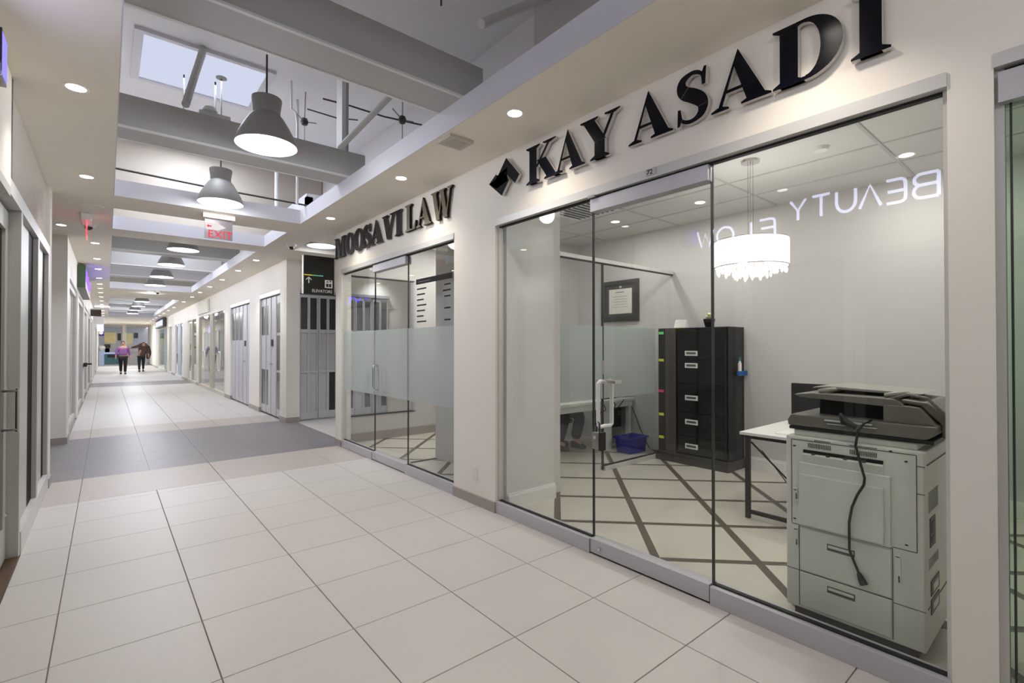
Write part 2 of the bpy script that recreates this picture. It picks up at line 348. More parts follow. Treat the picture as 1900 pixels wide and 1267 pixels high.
# ------------------------------------------------------------------ downlights
def downlight(x, y, z, label, group, sp=None, col=NEUT, on=True, ang=105, soft=0.05):
    t = thing('downlight', label, 'downlight', (x, y, z), group)
    MB().lathe([(0.052, -0.001), (0.070, -0.004), (0.070, 0.0)], (x, y, z), WHITE, 20).build('trim_ring', t, True)
    MB().lathe([(0.0, -0.0015), (0.053, -0.0015)], (x, y, z), EM_DL, 20).build('lens', t)
    if on and soft > .1: light('AREA', 'downlight_lamp', (x, y, z - .006), sp or SPOT_W, col, soft)
    elif on: light('SPOT', 'downlight_lamp', (x, y, z - .02), sp or SPOT_W, col, soft, spot=ang)
    return t
G1, G2 = 'recessed downlights along the right soffit', 'recessed downlights along the left soffit'
rl = [(0.9, 'recessed downlight above the large dark lettering, out past the top of the view'), (2.72, 'lit recessed downlight just left of the tall first letters'), (4.51, 'lit recessed downlight above the bronze letters'), (6.53, 'lit recessed downlight above the first letters of the smaller name')]
for y, l in rl: downlight(2.285, y, ZC, l, G1, col=WARM, ang=125)
for k, y in enumerate([10.67, 12.4, 14.37, 16.3, 18.2, 20.1]):
    l = ['first downlight past the side corridor on the right soffit', 'second downlight past the side corridor on the right soffit', 'third downlight past the side corridor on the right soffit'][k] if k < 3 else 'small downlight over the framed glass shop on the right'
    downlight(2.27, y, ZC, l, G1, col=NEUT, ang=80)
for y in [22.5, 26, 28.5, 31, 33.5, 36, 38.5, 41, 44, 47]: downlight(2.27, y, ZC, 'tiny downlight far down the right soffit', G1, on=(y in (22.5, 28.5, 33.5, 38.5, 44)), sp=SPOT_W * 1.6)
for y, l in ((0.2, 'recessed downlight on the left soffit beside the viewer'), (2.2, 'recessed downlight on the left soffit level with the dark lettering'), (4.295, 'lit recessed downlight nearest on the left soffit'), (6.49, 'lit recessed downlight second nearest on the left soffit'), (9.3, 'lit downlight over the near face of the left white column')):
    downlight(-0.165 if y < 9 else -0.5, y, ZC, l, G2, col=WARM if y < 7 else COOL, ang=95)
for k, y in enumerate([10.59, 12.46, 14.1, 15.98, 17.5, 18.8, 20.3, 22, 24, 26, 28, 30.5, 33, 35.5, 38, 40.5, 43, 45.5, 48]):
    l = ['first downlight beyond the red ceiling sign on the left soffit', 'second downlight beyond the red ceiling sign on the left soffit', 'third downlight beyond the red ceiling sign on the left soffit'][k] if k < 3 else 'small downlight in the long receding row on the left soffit'
    downlight(-0.155, y, ZC, l, G2, on=(y < 17 or k % 3 == 0), sp=SPOT_W * (1 if y < 17 else 1.6), col=COOL, ang=85 if y < 17 else 120)
downlight(-0.85, 8.6, ZC, 'downlight in the side corridor ceiling at the left', G2, col=COOL)
for y in (8.6, 10.0): downlight(4.6, y, ZC, 'downlight deep in the side corridor behind the black hanging sign', 'side corridor downlights', col=COOL)

# ------------------------------------------------------------------ pendant lamps
def pendant(x, y, label, zr=3.24, watt=None):
    t = thing('pendant_lamp', label, 'pendant lamp', (x, y, zr), 'bell shaped pendant lamps down the corridor')
    prof = [(0.245, 0.0), (0.243, 0.02), (0.222, 0.085), (0.185, 0.16), (0.14, 0.235), (0.108, 0.275), (0.112, 0.33), (0.122, 0.40), (0.12, 0.412), (0.0, 0.43)]
    MB().lathe(prof, (x, y, zr), LAMPG, 40).build('shade', t, True)
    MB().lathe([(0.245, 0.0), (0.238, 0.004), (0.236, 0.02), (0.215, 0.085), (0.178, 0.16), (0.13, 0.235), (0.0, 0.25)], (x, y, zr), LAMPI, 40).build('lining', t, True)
    MB().lathe([(0.0, 0.10), (0.04, 0.11), (0.055, 0.15), (0.035, 0.2), (0.02, 0.24)], (x, y, zr), EM_LAMP, 16).build('bulb', t, True)
    MB().tube([(x, y, zr + 0.42), (x, y, ZD - 0.02)], 0.008, CHAR).lathe([(0.0, -0.04), (0.06, -0.03), (0.06, 0)], (x, y, ZD), LAMPG, 12).build('stem', t, True)
    light('POINT', 'pendant_light', (x, y, zr - 0.03), watt or LAMP_W, COOL, 0.10)
    return t
pl = [(4.62, 'nearest bell shaped grey pendant lamp hanging before the second beam'), (6.84, 'second nearest bell shaped grey pendant lamp, above the exit sign'), (10.62, 'flat looking pendant lamp first beyond the exit sign'), (12.75, 'fourth grey pendant lamp, below and left of the first beyond the exit sign'),
      (15.1, 'purple tinted grey pendant lamp in the middle of the far row'), (17.3, 'small pendant lamp second last in the first far opening'), (19.5, 'small pendant lamp last before the far cross soffit')]
for y, l in pl: pendant(1.06, y, l, watt=LAMP_W * (.35 if y == 6.84 else 1))
pendant(1.06, -.9, 'pendant lamp hanging behind the viewer')
for y in (24.0, 27.0, 30.0, 33.0): pendant(1.06, y, 'tiny pendant lamp in the furthest ceiling opening', watt=LAMP_W * 1.8)
pendant(2.88, 8.66, 'pendant lamp in the side corridor recess above the black hanging sign', watt=7)

# ------------------------------------------------------------------ right-hand row: walls, fascia, piers
HZ = 2.585
def wallR(y0, y1, z0, z1, label=None, x1=2.85): return struct(sbox('wall_right', (XR, x1, y0, y1, z0, z1), WALL), label)
wallR(-4, 7.48, 2.64, ZC, 'white bulkhead carrying the shop names')
wallR(3.49, 4.17, 0, 2.64, 'white pier between the two glass shopfronts')
wallR(0.262, 0.402, 0, 2.64, 'white pier at the near end of the glass shopfront')
wallR(7.25, 7.48, 0, 2.64, 'white end pier beside the smaller glass shopfront')
wallR(-4, -1.6, 0, 2.64)
def baseR(y0, y1, x=XR, x1=2.86):
    return struct(MB().box(x - 0.012, x1, y0, y1, 0, 0.095, BASEB).build('baseboard_right'))
baseR(3.485, 4.175); baseR(7.245, 7.492)
# glass shopfronts: header rail, kick rails, panes
def pane(y0, y1, z0, z1, parent, name='pane', m=GLASS, x=2.745):
    return MB().box(x, x + 0.012, y0, y1, z0, z1, m).build(name, parent)
def shopfront(idx, y0, y1, d0, d1, label):
    # y0 near end, y1 far end, door between d0 (near) and d1 (far)
    o = MB(); o.box(2.69, 2.80, y0, y1, HZ, 2.645, ALUL); o.box(2.735, 2.765, y0, y1, 2.572, HZ, GASK)
    for e, s_ in ((y0, 1), (y1, -1)): o.box(2.73, 2.775, e, e + 0.018 * s_, 0, HZ, ALUL)
    w_ = struct(o.build('window_%d' % idx), label)
    for a, b in ((y0, d0), (d1, y1)):
        MB().box(2.70, 2.80, a + 0.003, b - 0.003, 0.0, 0.105, ALU).box(2.735, 2.765, a + .003, b - .003, 0.105, 0.114, GASK).build('kick_rail', w_, bevel=0.002)
        pane(a + 0.006, b - 0.004, 0.114, 2.572, w_)
        for e in (a + 0.002, b - 0.008):
            MB().box(2.744, 2.758, e + .001, e + 0.004, 0.105, 2.572, GEDGE).build('glass_edge', w_)
    return w_
shopfront(2, 0.402, 3.49, 1.46, 2.375, 'frameless glass shopfront under the large dark lettering')
shopfront(3, 4.17, 7.25, 5.235, 6.16, 'frameless glass shopfront with frosted band under the smaller lettering')
def glass_door(idx, a, b, label, hy, loop):
    o = MB().box(2.705, 2.795, a + 0.004, b - 0.004, 0.012, 0.112, ALU).box(2.708, 2.79, a + 0.004, b - 0.004, 2.475, 2.57, ALU)
    d = struct(o.build('door_%d' % idx, bevel=0.003), label)
    pane(a + 0.006, b - 0.006, 0.112, 2.475, d)
    for e in (a + 0.003, b - 0.007): MB().box(2.744, 2.758, e, e + 0.003, 0.112, 2.475, GEDGE).build('glass_edge', d)
    MB().lathe([(0, -.01), (0.012, -.01), (0.012, .01), (0, .01)], (2.70, b - 0.09, 0.06), CHROME, 12).build('floor_lock', d, True)
    for sx in (-1, 1):
        x0 = 2.751; x1 = 2.751 + sx * 0.075
        p = [(x0, hy, 1.245), (x1 - sx * .02, hy, 1.25), (x1, hy, 1.235), (x1, hy, 1.2), (x1, hy, 0.98), (x1, hy, 0.94), (x1 - sx * .02, hy, 0.925), (x0, hy, 0.93)]
        MB().tube(p, 0.014, WHITE if loop else CHROME, 10).build('handle', d, True, loc=None)
    return d
d4 = glass_door(4, 1.46, 2.375, 'glass shop door with white loop handles and a hanging lock box', 2.27, True)
d5 = glass_door(5, 5.235, 6.16, 'glass door with chrome pull handle and frosted band', 6.06, False)
MB().box(2.715, 2.79, 2.15, 2.33, 1.235, 1.262, CHROME).build('latch_bar', d4, bevel=.003)
MB().box(2.735, 2.745, 2.262, 2.285, 1.30, 1.40, CHROME).build('keyhole_plate', d4)
MB().box(2.70, 2.708, 2.285, 2.297, 1.02, 1.13, GASK).build('grip_strip', d4)
lb = thing('lock_box', 'small grey and black key lock box hanging under the white door handle', 'lock box', (2.67, 2.275, 0.80))
MB().box(2.645, 2.69, 2.235, 2.30, 0.775, 0.895, mat('lockbox_grey', (150, 142, 138), .35, metal=.5)).build('body', lb, bevel=.006)
MB().box(2.64, 2.692, 2.212, 2.24, 0.77, 0.90, BLACKM).build('cover', lb, bevel=.005)
MB().lathe([(0, 0), (.013, 0), (.013, .006), (0, .006)], (0, 0, 0), CHROME, 14).build('dial', lb)
lb.children[-1].matrix_local = Matrix.Translation(Vector((2.643, 2.27, 0.86)) - Vector(lb.location)) @ Matrix.Rotation(-PI / 2, 4, 'Y')
MB().tube([(2.668, 2.25, 0.89), (2.668, 2.25, 0.955), (2.668, 2.265, 0.97), (2.668, 2.28, 0.955), (2.668, 2.28, 0.89)], 0.005, GASK).build('shackle', lb, True)
# pivot block and number plate on the header
MB().box(2.68, 2.70, 2.31, 2.37, 2.572, 2.59, CHROME).build('pivot', d4, bevel=.003)
np_ = tag(MB().box(2.684, 2.689, 1.80, 1.875, 2.600, 2.643, mat('plate', (190, 186, 182), .4)).build('number_plate'), 'small unit number plate reading 72 on the door header', 'sign')
text_mesh('72', 0.045, DARKL, 'lettering', np_, M_negx(2.683, 1.868, 2.606), .0008)
# frosted film and directory lettering on the second shopfront
fm = tag(MB().box(2.738, 2.740, 4.19, 5.225, 0.86, 1.71, FILM).box(2.738, 2.740, 5.245, 6.15, 0.86, 1.71, FILM).box(2.738, 2.740, 6.17, 7.23, 0.86, 1.71, FILM).build('frosted_film'), 'pale frosted privacy band across the smaller glass shopfront', 'window film')
dr = thing('directory_decal', 'dark header bar and list of small lines stuck on the glass above the frosted band', 'decal', (2.742, 4.65, 1.75))
MB().box(2.739, 2.743, 4.27, 5.03, 2.205, 2.265, DARKL).build('header_bar', dr)
text_mesh('________ __ _______', 0.03, WHITE, 'header_line', dr, M_negx(2.738, 4.98, 2.235), .0004)
for k in range(7):
    z = 2.155 - k * 0.062
    MB().box(2.740, 2.742, 4.80 + 0.03 * (k % 3), 5.01, z - 0.012, z + 0.004, DARKL).build('list_line', dr)
    if k not in (3, 5): MB().box(2.740, 2.742, 4.30, 4.42 + 0.03 * (k % 2), z - 0.012, z + 0.004, DARKL).build('list_line', dr)
# wall outlet and small items on the pier
ol = thing('wall_outlet', 'white power outlet low on the pier between the shopfronts', 'outlet', (2.697, 3.795, 0.30))
MB().box(2.693, 2.70, 3.76, 3.83, 0.24, 0.36, WHITE).build('plate', ol, bevel=.002)
for z in (0.275, 0.325): MB().box(2.6915, 2.693, 3.78, 3.81, z - .014, z + .014, PAPER).build('socket', ol)

# ------------------------------------------------------------------ serif letters
def sp_(a, b, t, tz=None):   # slanted bar polygon from a (bottom) to b (top), horizontal thickness t
    return [(a[0], a[1]), (a[0] + t, a[1]), (b[0] + t, b[1]), (b[0], b[1])]
def serif(x0, x1, top, e=0.09):
    if top: return [(x0 - e, 1), (x1 + e, 1), (x1 + e, .965), (x1, .90), (x0, .90), (x0 - e, .965)]
    return [(x0 - e, 0), (x1 + e, 0), (x1 + e, .035), (x1, .10), (x0, .10), (x0 - e, .035)]
def rect(x0, x1, z0, z1): return [(x0, z0), (x1, z0), (x1, z1), (x0, z1)]
def ring(cx, cz, ro, rzo, ri, rzi, a0=0, a1=360, n=28, dcx=0):
    out = []
    for i in range(n):
        t0 = math.radians(a0 + (a1 - a0) * i / n); t1 = math.radians(a0 + (a1 - a0) * (i + 1) / n)
        f = lambda r, rz, t, c: (c + r * math.cos(t), cz + rz * math.sin(t))
        out.append([f(ro, rzo, t0, cx), f(ro, rzo, t1, cx), f(ri, rzi, t1, cx + dcx), f(ri, rzi, t0, cx + dcx)])
    return out
def stroke(pts, ws):
    out = []
    n = len(pts); L = []
    for i in range(n):
        a = Vector(pts[max(i-1, 0)]); b = Vector(pts[min(i+1, n-1)]); d = (b - a).normalized(); q = Vector((-d.y, d.x)) * ws[i] / 2
        L.append((Vector(pts[i]) + q, Vector(pts[i]) - q))
    for i in range(n - 1): out.append([tuple(L[i][0]), tuple(L[i+1][0]), tuple(L[i+1][1]), tuple(L[i][1])])
    return out
def glyph(c):
    if c == 'I': return [rect(.12, .40, 0, 1), serif(.14, .38, 1, .13), serif(.14, .38, 0, .13)], .52
    if c == 'K': return [rect(.12, .39, 0, 1), serif(.12, .39, 1, .12), serif(.12, .39, 0, .12), sp_((.34, .40), (.78, .95), .09), sp_((.76, .04), (.40, .58), .32), [(.62, 1), (1.06, 1), (1.06, .965), (.90, .92), (.78, .92), (.62, .965)], [(.66, 0), (1.18, 0), (1.18, .035), (1.04, .08), (.76, .08), (.66, .035)]], 1.2
    if c == 'A': return [[(.12, .03), (.20, .03), (.46, .80), (.50, 1.03)], [(.50, 1.03), (1.0, .03), (.67, .03), (.42, .78)], rect(.27, .78, .29, .35), [(0, 0), (.34, 0), (.34, .035), (.22, .08), (.12, .08), (0, .035)], [(.56, 0), (1.08, 0), (1.08, .035), (.98, .08), (.68, .08), (.56, .035)]], 1.08
    if c == 'Y': return [rect(.40, .68, 0, .48), serif(.40, .68, 0, .12), sp_((.40, .42), (.08, .96), .31), sp_((.58, .42), (.86, .96), .085), [(0, 1), (.50, 1), (.50, .965), (.38, .92), (.12, .92), (0, .965)], [(.68, 1), (1.08, 1), (1.08, .965), (.96, .92), (.84, .92), (.68, .965)]], 1.08
    if c == 'D': return [rect(.11, .39, 0, 1), serif(.12, .36, 1, .12), serif(.12, .36, 0, .12), rect(.36, .52, 0, .06), rect(.36, .52, .94, 1)] + ring(.50, .5, .53, .5, .22, .43, -90, 90, 20), 1.03
    if c == 'O': return ring(.5, .5, .5, .515, .23, .45, 0, 360, 36), 1.0
    if c == 'V': return [sp_((.42, 0.0), (.10, .96), .25), sp_((.50, 0.0), (.86, .96), .085), [(0, 1), (.48, 1), (.48, .965), (.36, .92), (.10, .92), (0, .965)], [(.68, 1), (1.08, 1), (1.08, .965), (.96, .92), (.84, .92), (.68, .965)]], 1.08
    if c == 'L': return [rect(.14, .38, 0, 1), serif(.14, .38, 1, .14), serif(.14, .38, 0, .12), rect(.38, .80, 0, .05), [(.80, 0), (.86, .32), (.82, .32), (.62, .05), (.60, 0)]], .88
    if c == 'M': return [sp_((.13, 0), (.13, .96), .075), rect(.95, 1.17, 0, 1), serif(.95, 1.17, 0, .1), serif(.13, .2, 0, .1), [(.02, 1), (.36, 1), (.36, .92), (.14, .92), (.02, .965)], [(.88, 1), (1.28, 1), (1.28, .965), (1.17, .92), (.9, .9)], sp_((.52, .0), (.16, .98), .25), sp_((.54, .0), (.93, .98), .08)], 1.28
    if c == 'W': return [sp_((.36, 0), (.10, .96), .23), sp_((.46, 0), (.70, .92), .07), sp_((.86, 0), (.60, .96), .23), sp_((.96, 0), (1.20, .96), .07), [(0, 1), (.44, 1), (.44, .965), (.34, .92), (.10, .92), (0, .965)], [(.52, 1), (.94, 1), (.94, .965), (.84, .92), (.60, .92), (.52, .965)], [(1.06, 1), (1.38, 1), (1.38, .965), (1.28, .92), (1.18, .92), (1.06, .965)]], 1.38
    if c == 'S':
        p, ws = [], []
        key = [(.60, .72, .03), (.57, .86, .06), (.47, .94, .08), (.33, .96, .09), (.17, .89, .16), (.13, .76, .21), (.20, .63, .25), (.36, .53, .27), (.52, .41, .26), (.59, .28, .22), (.55, .13, .16), (.41, .045, .09), (.26, .04, .08), (.13, .12, .06), (.08, .30, .03)]
        # Catmull-Rom
        for i in range(len(key) - 1):
            P0, P1, P2, P3 = [Vector(key[min(max(j, 0), len(key) - 1)]) for j in (i-1, i, i+1, i+2)]
            for s in (0, .34, .67):
                q = 0.5 * ((2*P1) + (P2-P0)*s + (2*P0-5*P1+4*P2-P3)*s*s + (3*P1-P0-3*P2+P3)*s**3); p.append((q.x, q.y)); ws.append(max(.03, q.z))
        p.append(key[-1][:2]); ws.append(.03)
        return stroke(p, ws) + [[(.57, .66), (.64, .66), (.66, 1.0), (.61, 1.0), (.55, .86)], [(.04, 0), (.09, 0), (.15, .13), (.11, .34), (.05, .34)]], .70
def sign_word(word, ys_, z0, h, root, mf, ms, depth=0.028, x=None):
    x = XR if x is None else x
    for c, (ya, yb) in zip(word, ys_):
        polys, wd = glyph(c); k = (ya - yb) / wd; mb = MB()
        for i_, p in enumerate(polys): mb.prism([(ya - px_ * k, z0 + pz_ * h) for px_, pz_ in p], 'x', x - 0.012 - depth - .0002 * (i_ % 9), x - 0.012, mf, ms)
        mb.build('letter', root)
r1 = thing('shop_sign', 'large dark navy raised serif lettering KAY ASADI above the nearest glass shopfront', 'sign', (XR - .02, 1.8, 2.825))
sign_word('KAY', [(3.02, 2.63), (2.70, 2.375), (2.42, 2.06)], 2.823, .302, r1, NAVY, SIDEW)
sign_word('ASADI', [(1.992, 1.66), (1.642, 1.432), (1.415, 1.085), (1.078, .762), (.735, .577)], 2.823, .305, r1, NAVY, SIDEW)
lg = MB()   # folded diamond emblem
for p in ([(3.53, 2.965), (3.43, 3.03), (3.40, 3.01), (3.285, 3.135), (3.285, 3.02), (3.42, 2.90)], [(3.285, 3.135), (3.105, 2.945), (3.165, 2.885), (3.285, 3.0)], [(3.53, 2.965), (3.345, 2.82), (3.245, 2.93), (3.285, 3.0), (3.42, 2.99)], [(3.42, 2.90), (3.42, 3.01), (3.27, 3.05), (3.27, 2.93)]):
    lg.prism(p, 'x', XR - .04, XR - .012, NAVY, SIDEW)
lg.build('emblem', r1)
r2 = thing('shop_sign', 'smaller raised serif lettering MOOSAVI LAW, dark then bronze, over the frosted shopfront', 'sign', (XR - .02, 5.8, 2.82))
def spread(word, ya, yb, gap=.02):
    ws = [glyph(c)[1] for c in word]; k = (ya - yb - gap * (len(word) - 1)) / sum(ws); out = []; y = ya
    for w_ in ws: out.append((y, y - w_ * k)); y -= w_ * k + gap
    return out
sign_word('MOOSAVI', spread('MOOSAVI', 7.44, 5.245, .0), 2.82, .30, r2, DARKL, mat('dark_return', (70, 64, 64), .5))
sign_word('LAW', spread('LAW', 5.155, 4.145, .0), 2.82, .305, r2, BRONZE, DARKL)

# ------------------------------------------------------------------ offices
def clip(poly, xa, xb, ya, yb):
    def cut(P, f):
        out = []
        for i in range(len(P)):
            a, b = P[i], P[(i + 1) % len(P)]; fa, fb = f(a), f(b)
            if fa >= 0: out.append(a)
            if (fa >= 0) != (fb >= 0):
                t = fa / (fa - fb); out.append((a[0] + (b[0]-a[0])*t, a[1] + (b[1]-a[1])*t))
        return out
    for f in (lambda p: p[0]-xa, lambda p: xb-p[0], lambda p: p[1]-ya, lambda p: yb-p[1]):
        poly = cut(poly, f)
        if len(poly) < 3: return []
    return poly
def office_floor(xa, xb, ya, yb, name):
    base = struct(MB().box(xa, xb, ya, yb, -0.012, 0.004, STRIP).build(name), 'diagonal pale tiles with dark strips')
    p = 0.69; q = 0.695; r2_ = math.sqrt(2); n = 0
    for i in range(-12, 14):
        for j in range(-2, 24):
            u0, u1 = i * p + .03, (i + 1) * p - .03; v0, v1 = .045 + j * q + .03, .045 + (j + 1) * q - .03
            P = clip([((u + v) / r2_, (v - u) / r2_) for u, v in ((u0, v0), (u1, v0), (u1, v1), (u0, v1))], xa, xb, ya, yb)
            if len(P) < 3: continue
            ar = abs(sum(P[k][0]*P[(k+1) % len(P)][1] - P[(k+1) % len(P)][0]*P[k][1] for k in range(len(P)))) / 2
            if ar < .004: continue
            MB().prism(P, 'z', 0.004, 0.007, OTILE).build('tile', base); n += 1
    return base
office_floor(2.80, 6.1, 0.15, 5.6, 'floor_office'); office_floor(2.80, 5.6, 5.7, 7.42, 'floor_office')
# shell of the offices
def W(x0, x1, y0, y1, z0, z1, m=OFFW, n='wall_office', label=None): return struct(sbox(n, (x0, x1, y0, y1, z0, z1), m), label)
W(6.1, 6.2, 0.0, 5.7, 0, ZC, label='plain pale back wall of the office')
W(2.85, 6.1, 0.05, 0.15, 0, ZC); W(3.6, 6.1, 5.6, 5.7, 0, ZC)
W(2.80, 3.40, 3.45, 3.56, 0.008, ZC, OFFG, label='glossy white partition end beside the pier')
W(3.40, 3.60, 3.56, 5.7, 0, ZC)
W(5.6, 5.7, 5.7, 7.5, 0, ZC, mat('moos_wall', (214, 216, 208), .6)); W(2.85, 3.4, 3.56, 4.17, 0, ZC)
for (a, b, c, d) in ((2.85, 6.1, .15, 5.6), (2.85, 5.6, 5.6, 7.42), (2.85, 3.6, 4.17, 5.7)): struct(sbox('ceiling_office', (a, b, c, d, 3.17, 3.195), OFFC), 'suspended tile ceiling of the office')
g = MB()
for y in (1.15, 2.43, 3.70, 4.98): g.box(2.9, 6.09, y - .012, y + .012, 3.163, 3.17, TBAR)
for x in (3.68, 4.90, 5.5): g.box(x - .012, x + .012, .16, 5.59, 3.164, 3.17, TBAR)
struct(g.build('trim_3'), 'thin ceiling grid bars')
bb = MB().box(6.075, 6.1, .2, 2.8, 0.007, .13, WHITE).box(6.085, 6.1, .2, 2.8, .13, .15, WHITE); struct(bb.build('baseboard_office'))
struct(MB().box(2.81, 3.41, 3.425, 3.45, 0.007, .135, WHITE).box(2.81, 3.41, 3.437, 3.45, .135, .155, WHITE).build('baseboard_office'))
# wall to the side corridor with a window (behind the smaller shopfront)
W(2.85, 5.6, 7.42, 7.5, 2.6, ZC); W(2.85, 5.6, 7.42, 7.5, 0, 0.40); W(4.02, 5.6, 7.42, 7.5, .40, 2.6); W(2.72, 2.90, 7.42, 7.5, 0, ZC)
struct(MB().box(2.87, 5.59, 7.40, 7.42, .007, .14, BASEB).build('baseboard_office'))
w6 = struct(MB().box(2.89, 4.0, 7.41, 7.5, 2.585, 2.60, GASK).box(2.89, 4.02, 7.41, 7.5, .40, .415, GASK).box(3.985, 4.02, 7.41, 7.5, .415, 2.585, ALU).build('window_4'), 'dark framed window looking into the side corridor')
MB().box(2.90, 3.985, 7.45, 7.462, .415, 2.585, GLASS).build('pane', w6)
# interior glass partition
w7 = struct(MB().box(3.41, 6.09, 3.80, 3.86, 2.50, 2.545, ALUL).box(3.41, 6.09, 3.81, 3.85, 2.488, 2.50, GASK).box(4.60, 5.66, 3.79, 3.87, 0.007, .06, ALUL).box(4.6, 5.66, 3.81, 3.85, .06, .068, GASK).build('window_5'), 'glass partition across the back of the office')
for a, b in ((3.42, 4.585), (4.605, 5.25), (5.256, 6.08)): MB().box(a, b, 3.824, 3.836, .07 if a > 4.6 else .02, 2.488, GLASS).build('pane', w7)
MB().box(4.588, 4.602, 3.815, 3.845, .02, 2.49, GEDGE).build('glass_edge', w7)
tag(MB().box(3.42, 4.585, 3.818, 3.820, .87, 1.74, FILM2).box(4.605, 5.66, 3.818, 3.820, .87, 1.74, FILM2).build('frosted_film'), 'misty frosted band on the inner office partition', 'window film')
for (x, y, l) in ((5.37, 1.07, 'office ceiling downlight above the copier'), (5.30, 2.96, 'office ceiling downlight above the black cabinet'), (5.25, 4.15, 'office ceiling downlight behind the glass partition'), (4.0, 4.9, 'office downlight over the seated person'), (3.9, .9, 'office downlight over the desk')):
    downlight(x, y, 3.17, l, 'office downlights', sp=OFFICE_W * (.45 if y in (4.15, 4.9) else .62), col=NEUT, soft=.11)
for (x, y) in ((4.3, 6.6), (3.7, 6.4), (5.0, 6.9)): downlight(x, y, 3.17, 'downlight inside the frosted shopfront', 'downlights inside the frosted shopfront', sp=OFFICE_W * .5, soft=.11)
# supply air grille
vt = thing('air_vent', 'white slatted air vent in the office ceiling', 'vent', (4.5, 4.0, 3.165)); MB().box(4.24, 4.78, 3.72, 4.40, 3.155, 3.168, WHITE).build('frame', vt)
for k in range(8): MB().box(4.28, 4.74, 3.77 + k * .075, 3.80 + k * .075, 3.148, 3.156, CHAR).build('slat', vt)
sd = tag(MB().lathe([(0, -.03), (.05, -.028), (.06, 0)], (4.61, 1.49, 3.17), WHITE, 20).build('smoke_detector', smooth=True), 'round white smoke detector on the office ceiling', 'detector')

# chandelier
cx, cy = 4.45, 2.0
ch = thing('chandelier', 'drum chandelier with sheer white shade and crystal drops', 'chandelier', (cx, cy, 2.2))
def sheer():
    m = bpy.data.materials.new('sheer_shade'); m.use_nodes = True; nt = m.node_tree; b = nt.nodes['Principled BSDF']
    tc = nt.nodes.new('ShaderNodeTexCoord'); mp = nt.nodes.new('ShaderNodeMapping'); mp.inputs['Scale'].default_value = (60, 60, 2)
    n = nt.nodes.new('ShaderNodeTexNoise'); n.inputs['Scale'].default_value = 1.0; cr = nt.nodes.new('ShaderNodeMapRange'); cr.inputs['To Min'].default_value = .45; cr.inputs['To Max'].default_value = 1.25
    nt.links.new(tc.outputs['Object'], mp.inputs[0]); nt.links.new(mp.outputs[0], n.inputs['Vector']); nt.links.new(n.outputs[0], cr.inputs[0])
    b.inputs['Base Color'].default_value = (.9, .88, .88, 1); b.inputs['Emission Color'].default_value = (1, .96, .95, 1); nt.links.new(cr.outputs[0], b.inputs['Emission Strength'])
    b.inputs['Alpha'].default_value = .82; return m
SHEER = sheer()
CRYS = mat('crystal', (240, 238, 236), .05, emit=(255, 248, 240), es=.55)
MB().lathe([(.30, 0), (.305, .01), (.305, .225), (.30, .235)], (cx, cy, 2.21), SHEER, 48).build('shade', ch, True)
MB().lathe([(.300, 0), (.308, 0), (.308, .008), (.300, .008)], (cx, cy, 2.205), CHROME, 48).lathe([(.300, 0), (.308, 0), (.308, .008), (.300, .008)], (cx, cy, 2.44), CHROME, 48).build('shade_ring', ch, True)
MB().lathe([(0, -.025), (.075, -.022), (.08, 0)], (cx, cy, 3.17), CHROME, 24).build('ceiling_canopy', ch, True)
MB().tube([(cx, cy, 3.15), (cx + .01, cy + .01, 2.95), (cx, cy, 2.45)], .004, CHROME, 6).tube([(cx + .05, cy, 3.15), (cx + .05, cy, 2.45)], .0015, CHAR, 5).tube([(cx - .05, cy, 3.15), (cx - .05, cy, 2.45)], .0015, CHAR, 5).build('suspension_cord', ch, True)
MB().lathe([(0, 0), (.03, .01), (.035, .06), (.02, .09), (0, .1)], (cx + .1, cy, 2.28), EM_LAMP, 12).lathe([(0, 0), (.03, .01), (.035, .06), (.02, .09), (0, .1)], (cx - .1, cy, 2.28), EM_LAMP, 12).build('bulb', ch, True)
k = 0; drop0 = None
for ringr, n, zz in ((.28, 26, .0), (.21, 18, -.02), (.13, 11, -.045), (.05, 5, -.06)):
    for i in range(n):
        t = 2 * PI * i / n + ringr * 7; z = 2.195 + zz - .012 * ((i * 7) % 4)
        if drop0 is None:
            drop0 = MB().lathe([(0, .05), (.004, .045), (.011, .02), (.013, .005), (.008, -.012), (0, -.022)], (0, 0, 0), CRYS, 6).tube([(0, 0, .05), (0, 0, .09)], .0015, CHROME, 4).build('crystal_drop', ch); o = drop0
        else: o = drop0.copy(); C.objects.link(o); o.parent = ch
        o.location = Vector((cx + ringr * math.cos(t), cy + ringr * math.sin(t), z)) - Vector(ch.location)
light('POINT', 'chandelier_light', (cx, cy, 2.32), 20, NEUT, .12)

# filing cabinets
cb = thing('filing_cabinet', 'tall gloss black lateral filing cabinet with white card holders', 'cabinet', (5.9, 3.16, 0.007))
MB().box(5.69, 6.09, 2.825, 3.50, .12, 1.735, BLACKM).build('body', cb, bevel=.004)
MB().box(5.62, 6.09, 2.80, 3.52, .007, .12, CHAR).build('plinth', cb)
zz = [1.725, 1.335, .98, .66, .36, .13]
zz = [1.725, 1.325, 1.02, .66, .36, .135]
hz = [1.41, 1.256, .848, .543, .237]
for i in range(5):
    d = MB().box(5.675, 5.69, 2.835, 3.49, zz[i + 1] + .004, zz[i], BLACKG).build('drawer', cb, bevel=.002)
    MB().box(5.667, 5.675, 3.21, 3.38, hz[i] - .032, hz[i] + .03, WHITE).box(5.664, 5.667, 3.23, 3.36, hz[i] - .012, hz[i] + .014, PLASD).build('card_holder', d)
c2 = thing('tall_cabinet', 'narrow charcoal cabinet with coloured index tabs beside the gloss black one', 'cabinet', (5.9, 3.65, .007))
